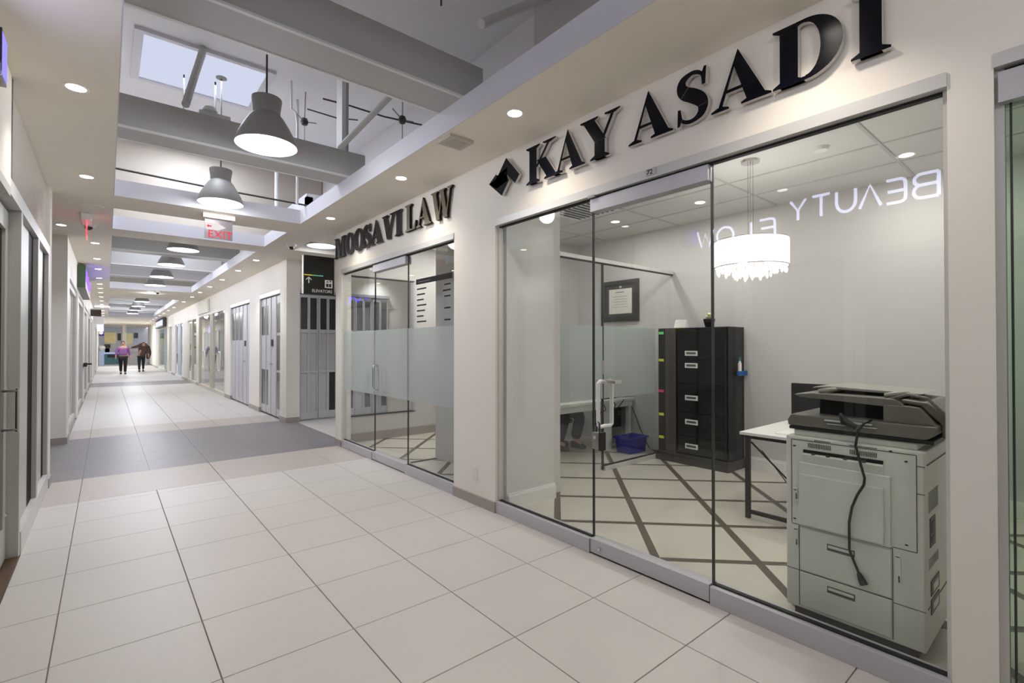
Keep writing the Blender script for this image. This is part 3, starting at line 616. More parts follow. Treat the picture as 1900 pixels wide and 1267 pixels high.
MB().box(5.69, 6.09, 3.525, 3.775, .12, 1.735, BROWN).build('body', c2); MB().box(5.62, 6.09, 3.525, 3.775, .007, .12, CHAR).build('plinth', c2)
MB().box(5.68, 5.69, 3.68, 3.775, .12, 1.735, BLACKM).build('edge_strip', c2)
for z, c in ((1.673, (120, 225, 120)), (1.314, (214, 232, 70)), (.906, (240, 70, 140)), (.598, (214, 232, 70)), (.297, (214, 232, 70))):
    MB().box(5.672, 5.68, 3.695, 3.765, z - .017, z + .017, mat('tab%d' % int(z * 1000), c, .6, emit=None)).build('index_tab', c2)
MB().box(5.66, 5.69, 2.84, 2.86, .2, 1.6, BLACKM).build('side_edge', cb)
# cabinet top items
pc = thing('card_stand', 'small white card stand on top of the cabinet', 'card stand', (5.85, 3.52, 1.735))
MB().prism([(5.80, 1.736), (5.90, 1.736), (5.855, 1.85), (5.84, 1.85)], 'y', 3.46, 3.62, WHITE).build('card', pc); MB().box(5.795, 5.80, 3.48, 3.60, 1.736, 1.745, mat('yellow_note', (220, 220, 60), .7)).build('note', pc)
vs = thing('vase', 'black vase with pale yellow blooms on top of the cabinet', 'vase', (5.85, 3.15, 1.735))
MB().lathe([(.0, 0.001), (.045, .001), (.06, .05), (.075, .10), (.07, .11), (.0, .10)], (5.85, 3.15, 1.735), BLACKG, 20).build('pot', vs, True)
bl_ = MB()
for i in range(14):
    a = random.random() * 6.28; r = random.random() * .055
    bl_.lathe([(0, -.02), (.022, -.008), (.026, .008), (0, .024)], (5.85 + r * math.cos(a), 3.15 + r * math.sin(a), 1.735 + .125 + random.random() * .04), mat('bloom', (226, 222, 170), .8), 8)
o = bl_.build('blooms', vs, True); o['kind'] = 'stuff'
mk = thing('sanitizer_holder', 'small white bottle in a blue strap holder on the cabinet side', 'bottle', (5.92, 2.80, 1.17))
MB().lathe([(0, 0), (.022, 0), (.022, .10), (.012, .12), (.012, .13), (0, .13)], (5.90, 2.79, 1.19), WHITE, 14).build('bottle', mk, True)
MB().lathe([(0, .13), (.014, .13), (.014, .175), (0, .175)], (5.90, 2.79, 1.19), mat('teal_cap', (60, 130, 130), .4), 12).build('cap', mk, True)
MB().box(5.84, 6.06, 2.765, 2.80, 1.14, 1.20, mat('blue_strap', (24, 86, 160), .6)).build('strap', mk, bevel=.008)

# ------------------------------------------------------------------ copier (seen from its back)
cp = thing('copier', 'large pale office copier seen from behind with a dark document feeder on top', 'copier', (3.25, .83, .007))
XB = 2.96
MB().box(XB, 3.55, .53, 1.14, .055, 1.0, PLAS).box(XB + .03, 3.5, .56, 1.11, 1.0, 1.035, PLAS).build('body', cp, bevel=.008)
MB().box(XB + .01, 3.5, .56, 1.10, .02, .055, CHAR).build('base', cp)
MB().box(XB - .014, XB, .66, 1.07, .515, .862, PLAS).build('rear_cover', cp, bevel=.004)
MB().box(XB - .028, XB - .014, .685, 1.06, .525, .80, PLAS).build('inner_door', cp, bevel=.003)
ln = MB()
def hl(ya, yb, z, t=.0035, x=XB): ln.box(x - .0015, x + .001, ya, yb, z - t / 2, z + t / 2, PLASD)
def vl(y, za, zb, t=.0035, x=XB): ln.box(x - .0015, x + .001, y - t / 2, y + t / 2, za, zb, PLASD)
hl(.561, 1.11, .981); hl(.561, .655, .52); vl(.561, .52, .981); vl(1.11, .517, .981); hl(.655, 1.11, .512)
vl(.655, .07, .515); hl(.53, .655, .25); hl(.655, 1.14, .262); vl(1.073, .07, .512); hl(.8, 1.05, .49, .005); hl(.53, .561, .93); hl(.53, .561, .80)
ln.build('panel_seams', cp)
vg = MB()
for i in range(14): vg.box(XB - .002, XB, .918 + i * .008, .922 + i * .008, .945, .97, PLASD)
for i in range(14): vg.box(XB - .002, XB, .716 + i * .0085, .7205 + i * .0085, .942, .966, PLASD)
for i in range(12): vg.box(XB - .002, XB, .92 + i * .0065, .9235 + i * .0065, .985, .991, PLASD)
for i in range(16): vg.box(XB - .002, XB, .716 + i * .0075, .720 + i * .0075, .985, .991, PLASD)
o = vg.build('vent_slots', cp); o['kind'] = 'stuff'
MB().box(XB - .004, XB + .03, .69, 1.05, .915, .932, GASK).build('paper_slot', cp)
MB().prism([(XB, .915), (XB - .012, .905), (XB - .002, .865), (XB, .86)], 'y', .69, 1.05, PLAS).build('slot_lip', cp)
for y in (.77, .85, .93, 1.0): MB().box(XB - .009, XB - .002, y - .008, y + .008, .908, .919, PLASD).build('roller', cp)
for k, z in enumerate((.435, .212)):
    d = MB().box(XB - .008, XB, .66, 1.068, .268 if k == 0 else .075, .503 if k == 0 else .258, PLAS).build('tray_cover', cp, bevel=.004)
    MB().box(XB - .0095, XB - .008, .81, .935, z - .018, z + .016, PLASD).box(XB - .0102, XB - .0095, .815, .93, z - .004, z + .010, PLAS).build('grip', d)
for (y, z0_, z1_) in ((1.09, .655, .712), (1.09, .40, .495), (.635, .36, .49)):
    MB().box(XB - .010, XB, y - .012, y + .010, z0_, z1_, PLAS).box(XB - .0115, XB - .010, y - .009, y - .004, z0_, z0_ + .03, GASK).box(XB - .0115, XB - .010, y - .009, y + .006, z1_ - .012, z1_ - .008, GASK).build('latch', cp)
for (y, z) in ((1.095, .945), (.60, .945), (.60, .545), (1.095, .54), (.66, .985)): MB().box(XB - .003, XB, y - .006, y + .006, z - .003, z + .003, GASK).build('screw', cp)
YS = .53
sv = MB(); SVM = mat('side_vent_grey', (168, 170, 160), .6)
for i in range(12): sv.box(3.03 + i * .018, 3.035 + i * .018, YS - .002, YS, .70, .80, SVM)
for i in range(12): sv.box(3.03 + i * .018, 3.035 + i * .018, YS - .002, YS, .43, .48, SVM)
o = sv.build('side_vents', cp); o['kind'] = 'stuff'
MB().box(3.05, 3.16, YS - .004, YS, .53, .67, CHAR).box(3.07, 3.12, YS - .006, YS - .004, .55, .58, GASK).box(3.07, 3.12, YS - .006, YS - .004, .60, .65, GASK).build('connector_panel', cp)
for z in (.33, .24): MB().box(3.06, 3.24, YS - .004, YS, z - .035, z + .035, CHAR).box(3.09, 3.2, YS - .007, YS - .004, z - .018, z + .018, PLAS).build('power_socket', cp)
MB().box(3.0, 3.45, YS - .0025, YS, .248, .254, PLASD).box(3.0, 3.45, YS - .0025, YS, .93, .936, PLASD).build('side_seam', cp)
for (x, y) in ((3.0, .60), (3.0, 1.06), (3.45, .6), (3.45, 1.06)): MB().lathe([(0, 0), (.02, 0), (.024, .02), (.02, .04), (0, .04)], (x, y, .007), GASK, 12).build('caster', cp, True)
# scanner bed and document feeder
fd = MB().box(XB + .02, 3.56, .50, 1.13, 1.035, 1.052, PLASB).build('scanner_bed', cp, bevel=.003)
MB().prism([(1.135, 1.054), (.53, 1.054), (.50, 1.075), (.485, 1.12), (1.12, 1.118), (1.14, 1.085)], 'x', XB + .02, 3.52, PLASG).build('feeder_base', cp, bevel=.006)
MB().prism([(.485, 1.12), (.70, 1.12), (.70, 1.205), (.60, 1.205), (.56, 1.20), (.535, 1.17), (.50, 1.125)], 'x', XB + .05, 3.52, PLASG).build('feeder_housing', cp, bevel=.006)
MB().prism([(.485, 1.122), (.535, 1.172), (.56, 1.205), (.64, 1.215), (.64, 1.235), (.54, 1.225), (.47, 1.18), (.455, 1.06), (.485, 1.06)], 'x', XB + .10, 3.52, PLASG).build('feeder_shell', cp, bevel=.008)
MB().prism([(.70, 1.195), (1.09, 1.213), (1.12, 1.225), (1.10, 1.232), (1.02, 1.24), (.66, 1.236), (.62, 1.205)], 'x', XB + .06, 3.50, PLASG).build('feeder_tray', cp, bevel=.005)
MB().prism([(.60, 1.25), (1.02, 1.262), (1.06, 1.258), (1.05, 1.268), (.98, 1.276), (.56, 1.262)], 'x', XB + .16, 3.50, mat('feeder_lid', (150, 149, 140), .35)).build('feeder_lid', cp, bevel=.004)
MB().box(XB + .20, 3.48, .62, 1.0, 1.23, 1.262, GASK).build('feeder_gap', cp)
MB().box(XB + .16, 3.5, .71, 1.02, 1.119, 1.20, PLASB).build('tray_shadow_wall', cp)
for y in (.98, .68): MB().tube([(XB + .12, y + .02, 1.232), (XB + .10, y + .02, 1.25), (XB + .11, y - .02, 1.258), (XB + .2, y - .05, 1.258)], .012, mat('feeder_lid', (150, 149, 140), .35)).build('hinge', cp, True)
MB().box(XB + .01, XB + .03, .74, .95, 1.098, 1.106, ALUL).box(XB + .012, XB + .03, .82, .94, 1.082, 1.086, ALUL).box(XB + .012, XB + .03, .72, .79, 1.084, 1.088, ALUL).build('feeder_trim', cp)
MB().tube([(XB + .10, .68, 1.235), (XB + .06, .60, 1.262), (XB + .06, .53, 1.25), (XB + .08, .47, 1.18), (XB + .12, .45, 1.10)], .007, PLASG).build('feeder_cable', cp, True)
cbp = [(XB + .03, .745, 1.125), (XB - .01, .765, 1.11), (XB - .02, .79, 1.07), (XB - .02, .80, .99), (XB - .03, .775, .90), (XB - .04, .757, .84), (XB - .042, .76, .806), (XB - .042, .79, .745), (XB - .042, .812, .68), (XB - .042, .824, .60), (XB - .035, .826, .46), (XB - .02, .81, .40), (XB - .02, .79, .352)]
pw = thing('power_cord', 'black power cord hanging loose down the back of the copier', 'power cord', (XB - .02, .8, 1.06))
MB().tube(cbp, .0062, GASK, 8).build('cord', pw, True); MB().tube([(XB - .02, .79, .352), (XB - .02, .782, .33), (XB - .02, .768, .30)], [.009, .016, .02], GASK, 8).build('plug', pw, True)
MB().tube([(XB - .01, .87, 1.15), (XB - .02, .85, 1.11), (XB - .015, .80, 1.085)], [.008, .02, .014], GASK, 8).build('connector', pw, True)

# desk and monitor behind the copier
dk = thing('desk', 'white topped desk with thin black metal legs behind the copier', 'desk', (4.9, 1.7, .007))
MB().box(4.26, 5.54, 1.25, 2.02, .73, .755, WHITE).build('desk_top', dk, bevel=.003)
MB().box(4.29, 4.33, 1.30, 1.97, .70, .73, BLACKM).box(5.47, 5.51, 1.3, 1.97, .70, .73, BLACKM).box(4.29, 5.51, 1.96, 1.99, .70, .73, BLACKM).build('frame', dk)
for x in (4.31, 5.49):
    for y in (1.97, 1.29): MB().box(x - .018, x + .018, y - .018, y + .018, .008, .70, BLACKM).build('leg', dk)
    MB().box(x - .015, x + .015, 1.3, 1.97, .05, .08, BLACKM).build('foot_bar', dk)
MB().tube([(5.3, 1.97, .10), (4.4, 1.98, .65)], .008, BLACKM, 6).build('cross_brace', dk, True)
mo = thing('monitor', 'wide black computer monitor seen from behind on the white desk', 'monitor', (5.15, 1.58, .755))
MB().box(5.10, 5.135, 1.24, 1.915, .80, 1.145, BLACKM).build('screen_back', mo, bevel=.006); MB().box(5.13, 5.15, 1.25, 1.905, .81, 1.135, BLACKG).build('screen', mo)
MB().box(5.02, 5.22, 1.45, 1.70, .756, .768, BLACKM).box(5.12, 5.15, 1.54, 1.61, .768, .85, BLACKM).build('stand', mo)
ds = thing('document', 'open paper lying on the corner of the white desk', 'paper', (4.55, 1.75, .756)); MB().box(4.40, 4.62, 1.60, 1.78, .756, .759, PAPER).build('sheet', ds)
# cables on wall
tag(MB().tube([(6.05, 2.6, .25), (5.7, 2.3, .15), (5.2, 1.9, .03), (4.8, 1.6, .02)], .006, GASK, 6).build('cable', smooth=True), 'black cable trailing from the wall under the desk', 'cable')

# back room: desk, bin, computer, framed certificate
bd = thing('desk', 'long white desk behind the inner glass partition', 'desk', (5.3, 4.75, .007))
MB().box(4.45, 6.08, 4.45, 5.02, .70, .735, WHITE).build('desk_top', bd, bevel=.003); MB().box(4.47, 6.05, 4.47, 4.49, .615, .70, WHITE).build('modesty_panel', bd)
for x0_, x1_ in ((5.42, 5.60), (6.0, 6.06)): MB().box(x0_, x1_, 4.5, 4.56, .008, .70, WHITE).build('leg', bd)
MB().tube([(4.5, 4.5, .008), (4.5, 4.5, .70)], .018, ALUL).build('leg', bd, True)
bn = thing('storage_bin', 'bright blue plastic bin on the floor under the desk', 'bin', (5.72, 4.25, .007))
bm_ = MB(); o_ = [(-.20, -.13), (.20, -.13), (.20, .13), (-.20, .13)]
vs_ = [(x * .86, y * .86, 0.002) for x, y in o_] + [(x, y, .22) for x, y in o_] + [(x * .94, y * .94, .22) for x, y in o_] + [(x * .8, y * .8, .02) for x, y in o_]
bm_.add(vs_, [(0,1,5,4),(1,2,6,5),(2,3,7,6),(3,0,4,7),(4,5,9,8),(5,6,10,9),(6,7,11,10),(7,4,8,11),(8,9,13,12),(9,10,14,13),(10,11,15,14),(11,8,12,15),(0,3,2,1),(12,13,14,15)], BLUE)
bm_.box(-.215, .215, -.145, -.13, .20, .225, BLUE).box(-.215, .215, .13, .145, .20, .225, BLUE).box(-.215, -.2, -.145, .145, .2, .225, BLUE).box(.2, .215, -.145, .145, .2, .225, BLUE)
bm_.build('shell', bn)
bn.children[-1].location = (0, 0, 0)
pr = thing('desktop_printer', 'dark desktop computer box on the back desk behind the frosted band', 'computer', (5.62, 4.7, .735))
MB().box(5.48, 5.80, 4.55, 4.9, .737, 1.08, BLACKM).build('case', pr, bevel=.015); MB().box(5.50, 5.62, 4.54, 4.55, .76, 1.05, CHAR).build('front_panel', pr)
m2 = thing('monitor', 'black monitor at the far end of the back desk by the cabinets', 'monitor', (5.98, 4.65, .735))
MB().box(5.93, 5.965, 4.48, 4.98, .80, 1.12, BLACKM).build('screen_back', m2, bevel=.006); MB().box(5.88, 6.03, 4.66, 4.82, .737, .75, BLACKM).box(5.95, 5.98, 4.72, 4.77, .75, .86, BLACKM).build('stand', m2)
fl = thing('flower_vase', 'slim white vase with one pink bloom on top of the dark computer box', 'vase', (5.55, 4.7, 1.08))
MB().lathe([(0, 0.001), (.03, .001), (.034, .1), (.024, .2), (.026, .22), (0, .2)], (5.55, 4.7, 1.08), WHITE, 14).build('vase_body', fl, True)
MB().lathe([(0, -.02), (.025, 0), (.02, .02), (0, .03)], (5.60, 4.69, 1.33), mat('pink_bloom', (225, 80, 110), .7), 10).tube([(5.55, 4.7, 1.28), (5.60, 4.69, 1.33)], .004, mat('stem', (60, 90, 50), .7), 5).build('bloom', fl, True)
tw = tag(MB().box(5.64, 5.95, 4.6, 4.9, .30, .62, BLACKM).box(5.72, 5.84, 4.7, 4.8, .012, .30, GASK).build('drawer_unit'), 'black unit standing under the back desk behind the blue bin', 'unit')
for k, pts in enumerate(([(5.30, 4.44, .72), (5.36, 4.43, .66), (5.38, 4.43, .60), (5.28, 4.43, .58), (5.22, 4.44, .50)], [(5.55, 4.44, .72), (5.60, 4.43, .66), (5.57, 4.43, .60)], [(5.80, 4.44, .72), (5.72, 4.43, .66), (5.60, 4.43, .58)], [(6.0, 4.44, .6), (6.0, 4.3, .3), (6.02, 4.15, .02)])):
    tag(MB().tube(pts, .006, GASK, 6).build('cable', smooth=True), ['black looped cable hanging over the left part of the back desk', 'black cable over the middle edge of the back desk', 'black cable crossing the desk edge near the cabinets', 'black cable dropping to the floor right of the blue bin'][k], 'cable')
fr = thing('picture_frame', 'black framed certificate hanging in the back room', 'picture', (6.07, 4.725, 2.195))
F_ = MB()
for (a, b, c, d) in ((4.375, 5.08, 1.88, 1.96), (4.375, 5.08, 2.43, 2.51), (4.375, 4.455, 1.96, 2.43), (5.0, 5.08, 1.96, 2.43)): F_.box(6.06, 6.10, a, b, c, d, BLACKM)
F_.build('frame', fr, bevel=.004); MB().box(6.085, 6.098, 4.45, 5.01, 1.95, 2.44, CHAR).build('mat_board', fr)
MB().box(6.078, 6.085, 4.50, 4.93, 2.0, 2.38, PAPER).build('certificate', fr)
cl = MB(); cl.box(6.0765, 6.078, 4.64, 4.80, 2.325, 2.335, PLASD)
for k in range(5): cl.box(6.0765, 6.078, 4.58, 4.86 - .02 * (k % 2), 2.26 - k * .04, 2.264 - k * .04, PLASD)
cl.lathe([(0, 0), (.01, 0)], (6.0, 4.6, 2.0), PLASD, 3); cl.build('certificate_lines', fr)
MB().box(6.076, 6.085, 4.69, 4.73, 2.40, 2.425, WHITE).build('seal', fr)

# next shop at the near right edge
w8 = struct(MB().box(2.69, 2.80, -1.6, .262, 2.60, 2.655, ALUL).box(2.70, 2.79, -1.6, .25, 2.46, 2.58, ALU).box(2.735, 2.76, -1.6, .262, 2.58, 2.60, GASK).box(2.73, 2.77, .235, .262, 0, 2.6, ALUL).box(2.70, 2.79, -1.6, .25, 0, .1, ALU).build('window_6'), 'green tinted glass shopfront at the near right')
MB().box(2.742, 2.754, -1.6, .235, .1, 2.46, GLASSG).build('pane', w8); MB().box(2.738, 2.758, .215, .222, .1, 2.46, GEDGE).build('glass_edge', w8)
W(4.2, 4.3, -2, .05, 0, ZC, mat('next_shop', (186, 192, 182), .6)); W(2.85, 4.3, -.05, .05, 0, ZC, mat('next_shop', (186, 192, 182), .6)); W(2.85, 4.3, -2, -1.9, 0, ZC)
struct(sbox('floor_office', (2.8, 4.2, -1.9, -.05, -.012, .005), OTILE)); struct(sbox('ceiling_office', (2.85, 4.2, -1.9, -.05, 3.17, 3.195), OFFC))
light('AREA', 'next_shop_lamp', (3.5, -.9, 3.1), 14, NEUT, .6)

# ------------------------------------------------------------------ soffit fittings
ap = tag(MB().box(2.10, 2.33, 3.30, 3.50, ZC - .022, ZC, mat('speaker_plate', (196, 188, 178), .6)).box(2.14, 2.29, 3.34, 3.46, ZC - .026, ZC - .022, mat('speaker_plate2', (186, 178, 170), .6)).build('ceiling_speaker', bevel=.02), 'square cream ceiling fitting on the right soffit between downlights', 'ceiling fitting')
def dome(x, y, label):
    t = thing('security_camera', label, 'camera', (x, y, ZC)); MB().lathe([(.075, 0), (.075, -.03), (.055, -.05), (.045, -.05)], (x, y, ZC), WHITE, 20).build('housing', t, True)
    MB().lathe([(.045, -.045), (.04, -.075), (.02, -.09), (0, -.094)], (x, y, ZC), BLACKG, 16).build('dome', t, True)
dome(2.36, 8.6, 'white dome security camera beside the side corridor recess'); dome(-.2, 8.95, 'dome camera on the left soffit behind the red sign'); dome(1.2, 18.6, 'small dome camera on the far cross soffit')
t = thing('ceiling_speaker', 'round flush speaker on the left soffit near the red sign', 'ceiling fitting', (-.05, 7.9, ZC)); MB().lathe([(0, -.008), (.11, -.008), (.12, 0)], (-.15, 7.8, ZC), SOFF, 24).build('plate', t, True)
# exit signs
ex = thing('exit_sign', 'red edge lit EXIT sign with arrow hanging from the cross soffit', 'sign', (1.11, 7.3, 3.2))
MB().box(.93, 1.29, 7.24, 7.36, 3.14, 3.2, SOFF).build('housing', ex, bevel=.004)
MB().box(.955, 1.267, 7.29, 7.305, 2.885, 3.14, mat('exit_panel', (120, 112, 114), .3)).build('panel', ex)
text_mesh('EXIT', .135, EM_RED, 'lettering', ex, M_negy(.985, 7.288, 2.90), .001, sx=1.02)
text_mesh('EXIT', .135, EM_RED, 'lettering', ex, M_negy(1.01, 7.307, 2.985), .001, sx=.9)
MB().box(.965, 1.10, 7.287, 7.29, 3.0, 3.085, EM_WHT).prism([(1.10, 2.995), (1.19, 3.042), (1.10, 3.09)], 'y', 7.287, 7.29, EM_WHT).build('arrow', ex)
MB().prism([(.975, 3.042), (1.0, 3.065), (1.0, 3.05), (1.03, 3.05), (1.03, 3.034), (1.0, 3.034), (1.0, 3.02)], 'y', 7.284, 7.287, EM_RED).build('arrow_mark', ex)
e2 = thing('exit_sign', 'red edge lit exit sign seen edge on under the left soffit', 'sign', (-.2, 8.45, 3.2))
MB().box(-.26, -.16, 8.25, 8.65, 3.12, 3.2, WHITE).build('housing', e2, bevel=.004); MB().box(-.215, -.205, 8.3, 8.6, 2.90, 3.12, mat('exit_panel_red', (230, 120, 120), .3, emit=(255, 90, 96), es=.8)).build('panel', e2)
text_mesh('EXIT', .12, EM_RED, 'lettering', e2, M_posx(-.203, 8.31, 2.95), .001)
# elevator sign
es = thing('hanging_sign', 'black ELEVATORS wayfinding sign with arrow hanging at the side corridor', 'sign', (2.46, 7.56, 2.3))
MB().box(2.235, 2.69, 7.52, 7.58, 2.28, 2.855, mat('sign_black', (20, 20, 12), .4)).build('board', es, bevel=.002)
MB().box(2.231, 2.236, 7.518, 7.582, 2.28, 2.855, WHITE).build('side_edge', es)
for k, c in enumerate(((236, 180, 60), (220, 200, 80), (120, 180, 110), (90, 176, 140), (90, 180, 170))): MB().box(2.245 + k * .055, 2.30 + k * .055, 7.516, 7.52, 2.555, 2.567, mat('band%d' % k, c, .5, emit=c, es=.5)).build('colour_band', es)
MB().prism([(2.27, 2.50), (2.31, 2.535), (2.35, 2.50), (2.35, 2.485), (2.318, 2.51), (2.318, 2.44), (2.302, 2.44), (2.302, 2.51), (2.27, 2.485)], 'y', 7.515, 7.52, WHITE).build('arrow', es)
ic = MB().box(2.545, 2.66, 7.516, 7.52, 2.385, 2.505, WHITE).box(2.565, 2.60, 7.514, 7.516, 2.40, 2.45, GASK).box(2.61, 2.64, 7.514, 7.516, 2.40, 2.45, GASK).prism([(2.565, 2.47), (2.60, 2.47), (2.582, 2.495)], 'y', 7.514, 7.516, GASK).prism([(2.61, 2.495), (2.645, 2.495), (2.628, 2.47)], 'y', 7.514, 7.516, GASK)
ic.build('elevator_symbol', es)
text_mesh('ELEVATORS', .062, WHITE, 'lettering', es, M_negy(2.355, 7.518, 2.31), .001, sx=.93)

# ------------------------------------------------------------------ side corridor (right) and folding gates
GATE = mat('gate_grey', (202, 202, 206), .45, metal=.15, noise=.02, scale=5)
GWIN = mat('gate_window_dark', (58, 58, 58), .15, noise=.2, scale=9)
GWL = mat('gate_window_backlit_tint', (196, 197, 197), .2, noise=.12, scale=3)  # opaque pale colour carries the light behind these windows
struct(sbox('wall_right', (XR, 2.95, 10.15, 10.60, 0, ZC), WALL), 'white column at the far corner of the side corridor')
struct(MB().box(2.688, 2.955, 10.138, 10.6, 0, .1, BASEB).build('baseboard_right'))
struct(sbox('wall_corridor', (2.95, 6.5, 10.3, 10.45, 2.62, ZC), WALL), 'white wall above the elevator side gate'); W(4.9, 6.5, 10.3, 10.45, 0, 2.62, WALL, 'wall_corridor'); W(6.4, 6.5, 7.5, 10.4, 0, ZC, WALL, 'wall_corridor')
W(5.6, 6.5, 7.42, 7.5, 0, ZC, WALL, 'wall_corridor')
W(2.95, 6.5, 12.3, 12.4, 0, ZC, mat('gate_room', (206, 206, 208), .7), 'wall_corridor')
gt = thing('folding_gate', 'grey folding gate with three rows of narrow windows facing the side corridor', 'gate', (3.9, 10.28, 0))
MB().box(2.95, 4.9, 10.2, 10.3, 2.56, 2.62, ALU).box(2.95, 4.9, 10.21, 10.29, 2.548, 2.56, GASK).build('track', gt)
for k in range(10):
    xa = 2.96 + k * .192; xb = xa + .188; zo = .012 if k % 2 else -.012; pa = MB()
    y_ = 10.25 + zo
    pa.box(xa, xa + .028, y_ - .02, y_ + .02, .03, 2.54, GATE).box(xb - .028, xb, y_ - .02, y_ + .02, .03, 2.54, GATE)
    for z0_, z1_ in ((.03, .17), (.96, 1.0), (1.77, 1.84), (2.48, 2.54)): pa.box(xa + .028, xb - .028, y_ - .02, y_ + .02, z0_, z1_, GATE)
    p_ = pa.build('gate_panel', gt, bevel=.003)
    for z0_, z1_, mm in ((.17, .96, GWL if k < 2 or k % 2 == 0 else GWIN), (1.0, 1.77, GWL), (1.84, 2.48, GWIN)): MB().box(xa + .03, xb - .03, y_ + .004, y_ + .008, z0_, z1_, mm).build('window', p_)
struct(sbox('wall_right', (2.95, 2.952, 10.2, 10.3, 0, 2.6), GASK))
# walls and shopfronts of the right row beyond the side corridor
struct(sbox('wall_right', (XR, 2.85, 10.6, 52, 2.66, ZC), WALL), 'white bulkhead over the far right shops')
def pier(a, b): struct(sbox('wall_right', (XR, 2.9, a, b, 0, 2.66), WALL), 'narrow white pier between far right shops'); struct(MB().box(2.69, 2.9, a - .01, b + .01, 0, .1, BASEB).build('baseboard_right'))
pier(12.33, 13.36); pier(15.75, 16.55); pier(22.0, 22.6); pier(25.3, 27.2); pier(30.3, 32.0); pier(34.4, 34.8); pier(41.2, 52)
def gate2(a, b, label, kind):
    t = thing('folding_gate', label, 'gate', (2.75, (a + b) / 2, 0)); L = b - a
    MB().box(2.70, 2.80, a, b, 2.58, 2.66, ALU).box(2.705, 2.79, a, b, 2.565, 2.58, GASK).build('track', t)
    n = 8 if kind == 0 else 10; st = L / n
    for k in range(n):
        ya = a + k * st + .002; yb = a + (k + 1) * st - .002; xo = .01 * (k % 2)
        x_ = 2.735 + xo; pm = MB().box(x_, x_ + .04, ya, yb, .03, 2.56, GATE); p_ = pm.build('gate_panel', t, bevel=.003)
        win = ([(.2, .95), (1.0, 1.72), (1.78, 2.4)] if k < 2 else ([(.2, .98), (1.75, 2.4)] if k >= 5 else [])) if kind == 0 else ([] if k < 4 else [(.2, .95), (1.66, 2.4)])
        for z0_, z1_ in win:
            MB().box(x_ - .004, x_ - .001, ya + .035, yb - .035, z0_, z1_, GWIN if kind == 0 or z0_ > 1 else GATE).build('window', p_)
    yc = a + st * (3.4 if kind == 0 else 2.6)
    MB().box(2.722, 2.735, yc - .07, yc + .07, 1.50, 1.64, BLACKM).build('card_reader', t); MB().lathe([(0, 0), (.03, .004), (.03, .03), (0, .04)], (2.71, yc, 1.1), CHROME, 14).build('lock', t, True)
gate2(10.62, 12.33, 'grey folding shop gate with small windows nearest past the white column', 0)
gate2(13.36, 15.75, 'grey folding shop gate with four slit windows second past the white column', 1)
CREAM = mat('cream_frame', (214, 208, 196), .5)
INT = mat('shop_interior', (166, 166, 160), .8, noise=.15, scale=2)
def farshop(a, b, label, divs, idx, gm=GLASS, fm=CREAM, back=INT, xi=4.4):
    f_ = MB().box(2.70, 2.78, a, b, 2.58, 2.66, fm).box(2.70, 2.78, a, b, 0, .1, fm)
    for y in divs: f_.box(2.70, 2.78, y - .07, y + .07, .1, 2.58, fm)
    o = struct(f_.build('window_%d' % idx), label); e = sorted([a] + list(divs) + [b])
    for i in range(len(e) - 1): MB().box(2.74, 2.752, e[i] + .03, e[i+1] - .03, .1, 2.58, gm).build('pane', o)
    struct(sbox('wall_shop', (xi, xi + .1, a - .2, b + .2, 0, ZC), back)); struct(sbox('wall_shop', (2.8, xi, b + .1, b + .2, 0, ZC), back)); struct(sbox('wall_shop', (2.8, xi, a - .2, a - .1, 0, ZC), back))
    struct(sbox('ceiling_office', (2.8, xi, a - .1, b + .1, 3.1, 3.19), OFFC))
    light('AREA', 'shop_lamp', (3.6, (a + b) / 2, 3.0), 30, NEUT, .8); return o
o7 = farshop(16.55, 22.0, 'cream framed glass shop with loop handles beyond the gates', (16.62, 18.9, 19.25, 21.9), 7)
for y in (17.1, 20.2):
    MB().tube([(2.66, y, 1.32), (2.66, y + .25, 1.32), (2.66, y + .28, 1.28), (2.66, y + .28, .78), (2.66, y + .25, .74), (2.66, y, .74), (2.66, y - .03, .78), (2.66, y - .03, 1.28), (2.66, y, 1.32)], .022, WHITE).build('handle', o7, True)
fx = thing('display_case', 'framed picture box above the cream framed glass shop', 'display', (2.69, 20.7, 2.9)); MB().box(2.66, 2.70, 19.4, 21.9, 2.68, 3.12, CREAM).build('frame', fx); MB().box(2.655, 2.66, 19.6, 21.7, 2.72, 3.08, mat('poster', (196, 188, 150), .5, noise=.35, scale=5)).build('picture', fx)
farshop(22.6, 25.3, 'pale shop window at the second dark floor band', (23.9,), 8)
farshop(27.2, 30.3, 'blue tinted shop window far on the right', (28.2, 29.0), 9, glassmat('blue_glass', (.55, .66, .85), boost=1.5), WHITE, mat('blue_interior', (150, 165, 205), .7))
farshop(32.0, 34.4, 'narrow pale shop window far on the right', (33.1,), 10, GLASS, WHITE)
farshop(34.8, 41.2, 'far shop window under the glowing sign', (36.2,), 11, GLASS, WHITE, mat('aqua_interior', (190, 214, 214), .7))
gs = thing('lit_sign', 'glowing blue white shop sign far on the right wall', 'sign', (2.6, 37, 2.9)); MB().box(2.52, 2.70, 34.9, 40.6, 2.66, 3.14, CHAR).build('box', gs)
for k in range(5): MB().box(2.51, 2.52, 35.2 + k * 1.05, 36.0 + k * 1.05, 2.74, 3.06, emis('lit_sign_face%d' % k, (200, 206, 255), 1.5)).build('letter', gs)

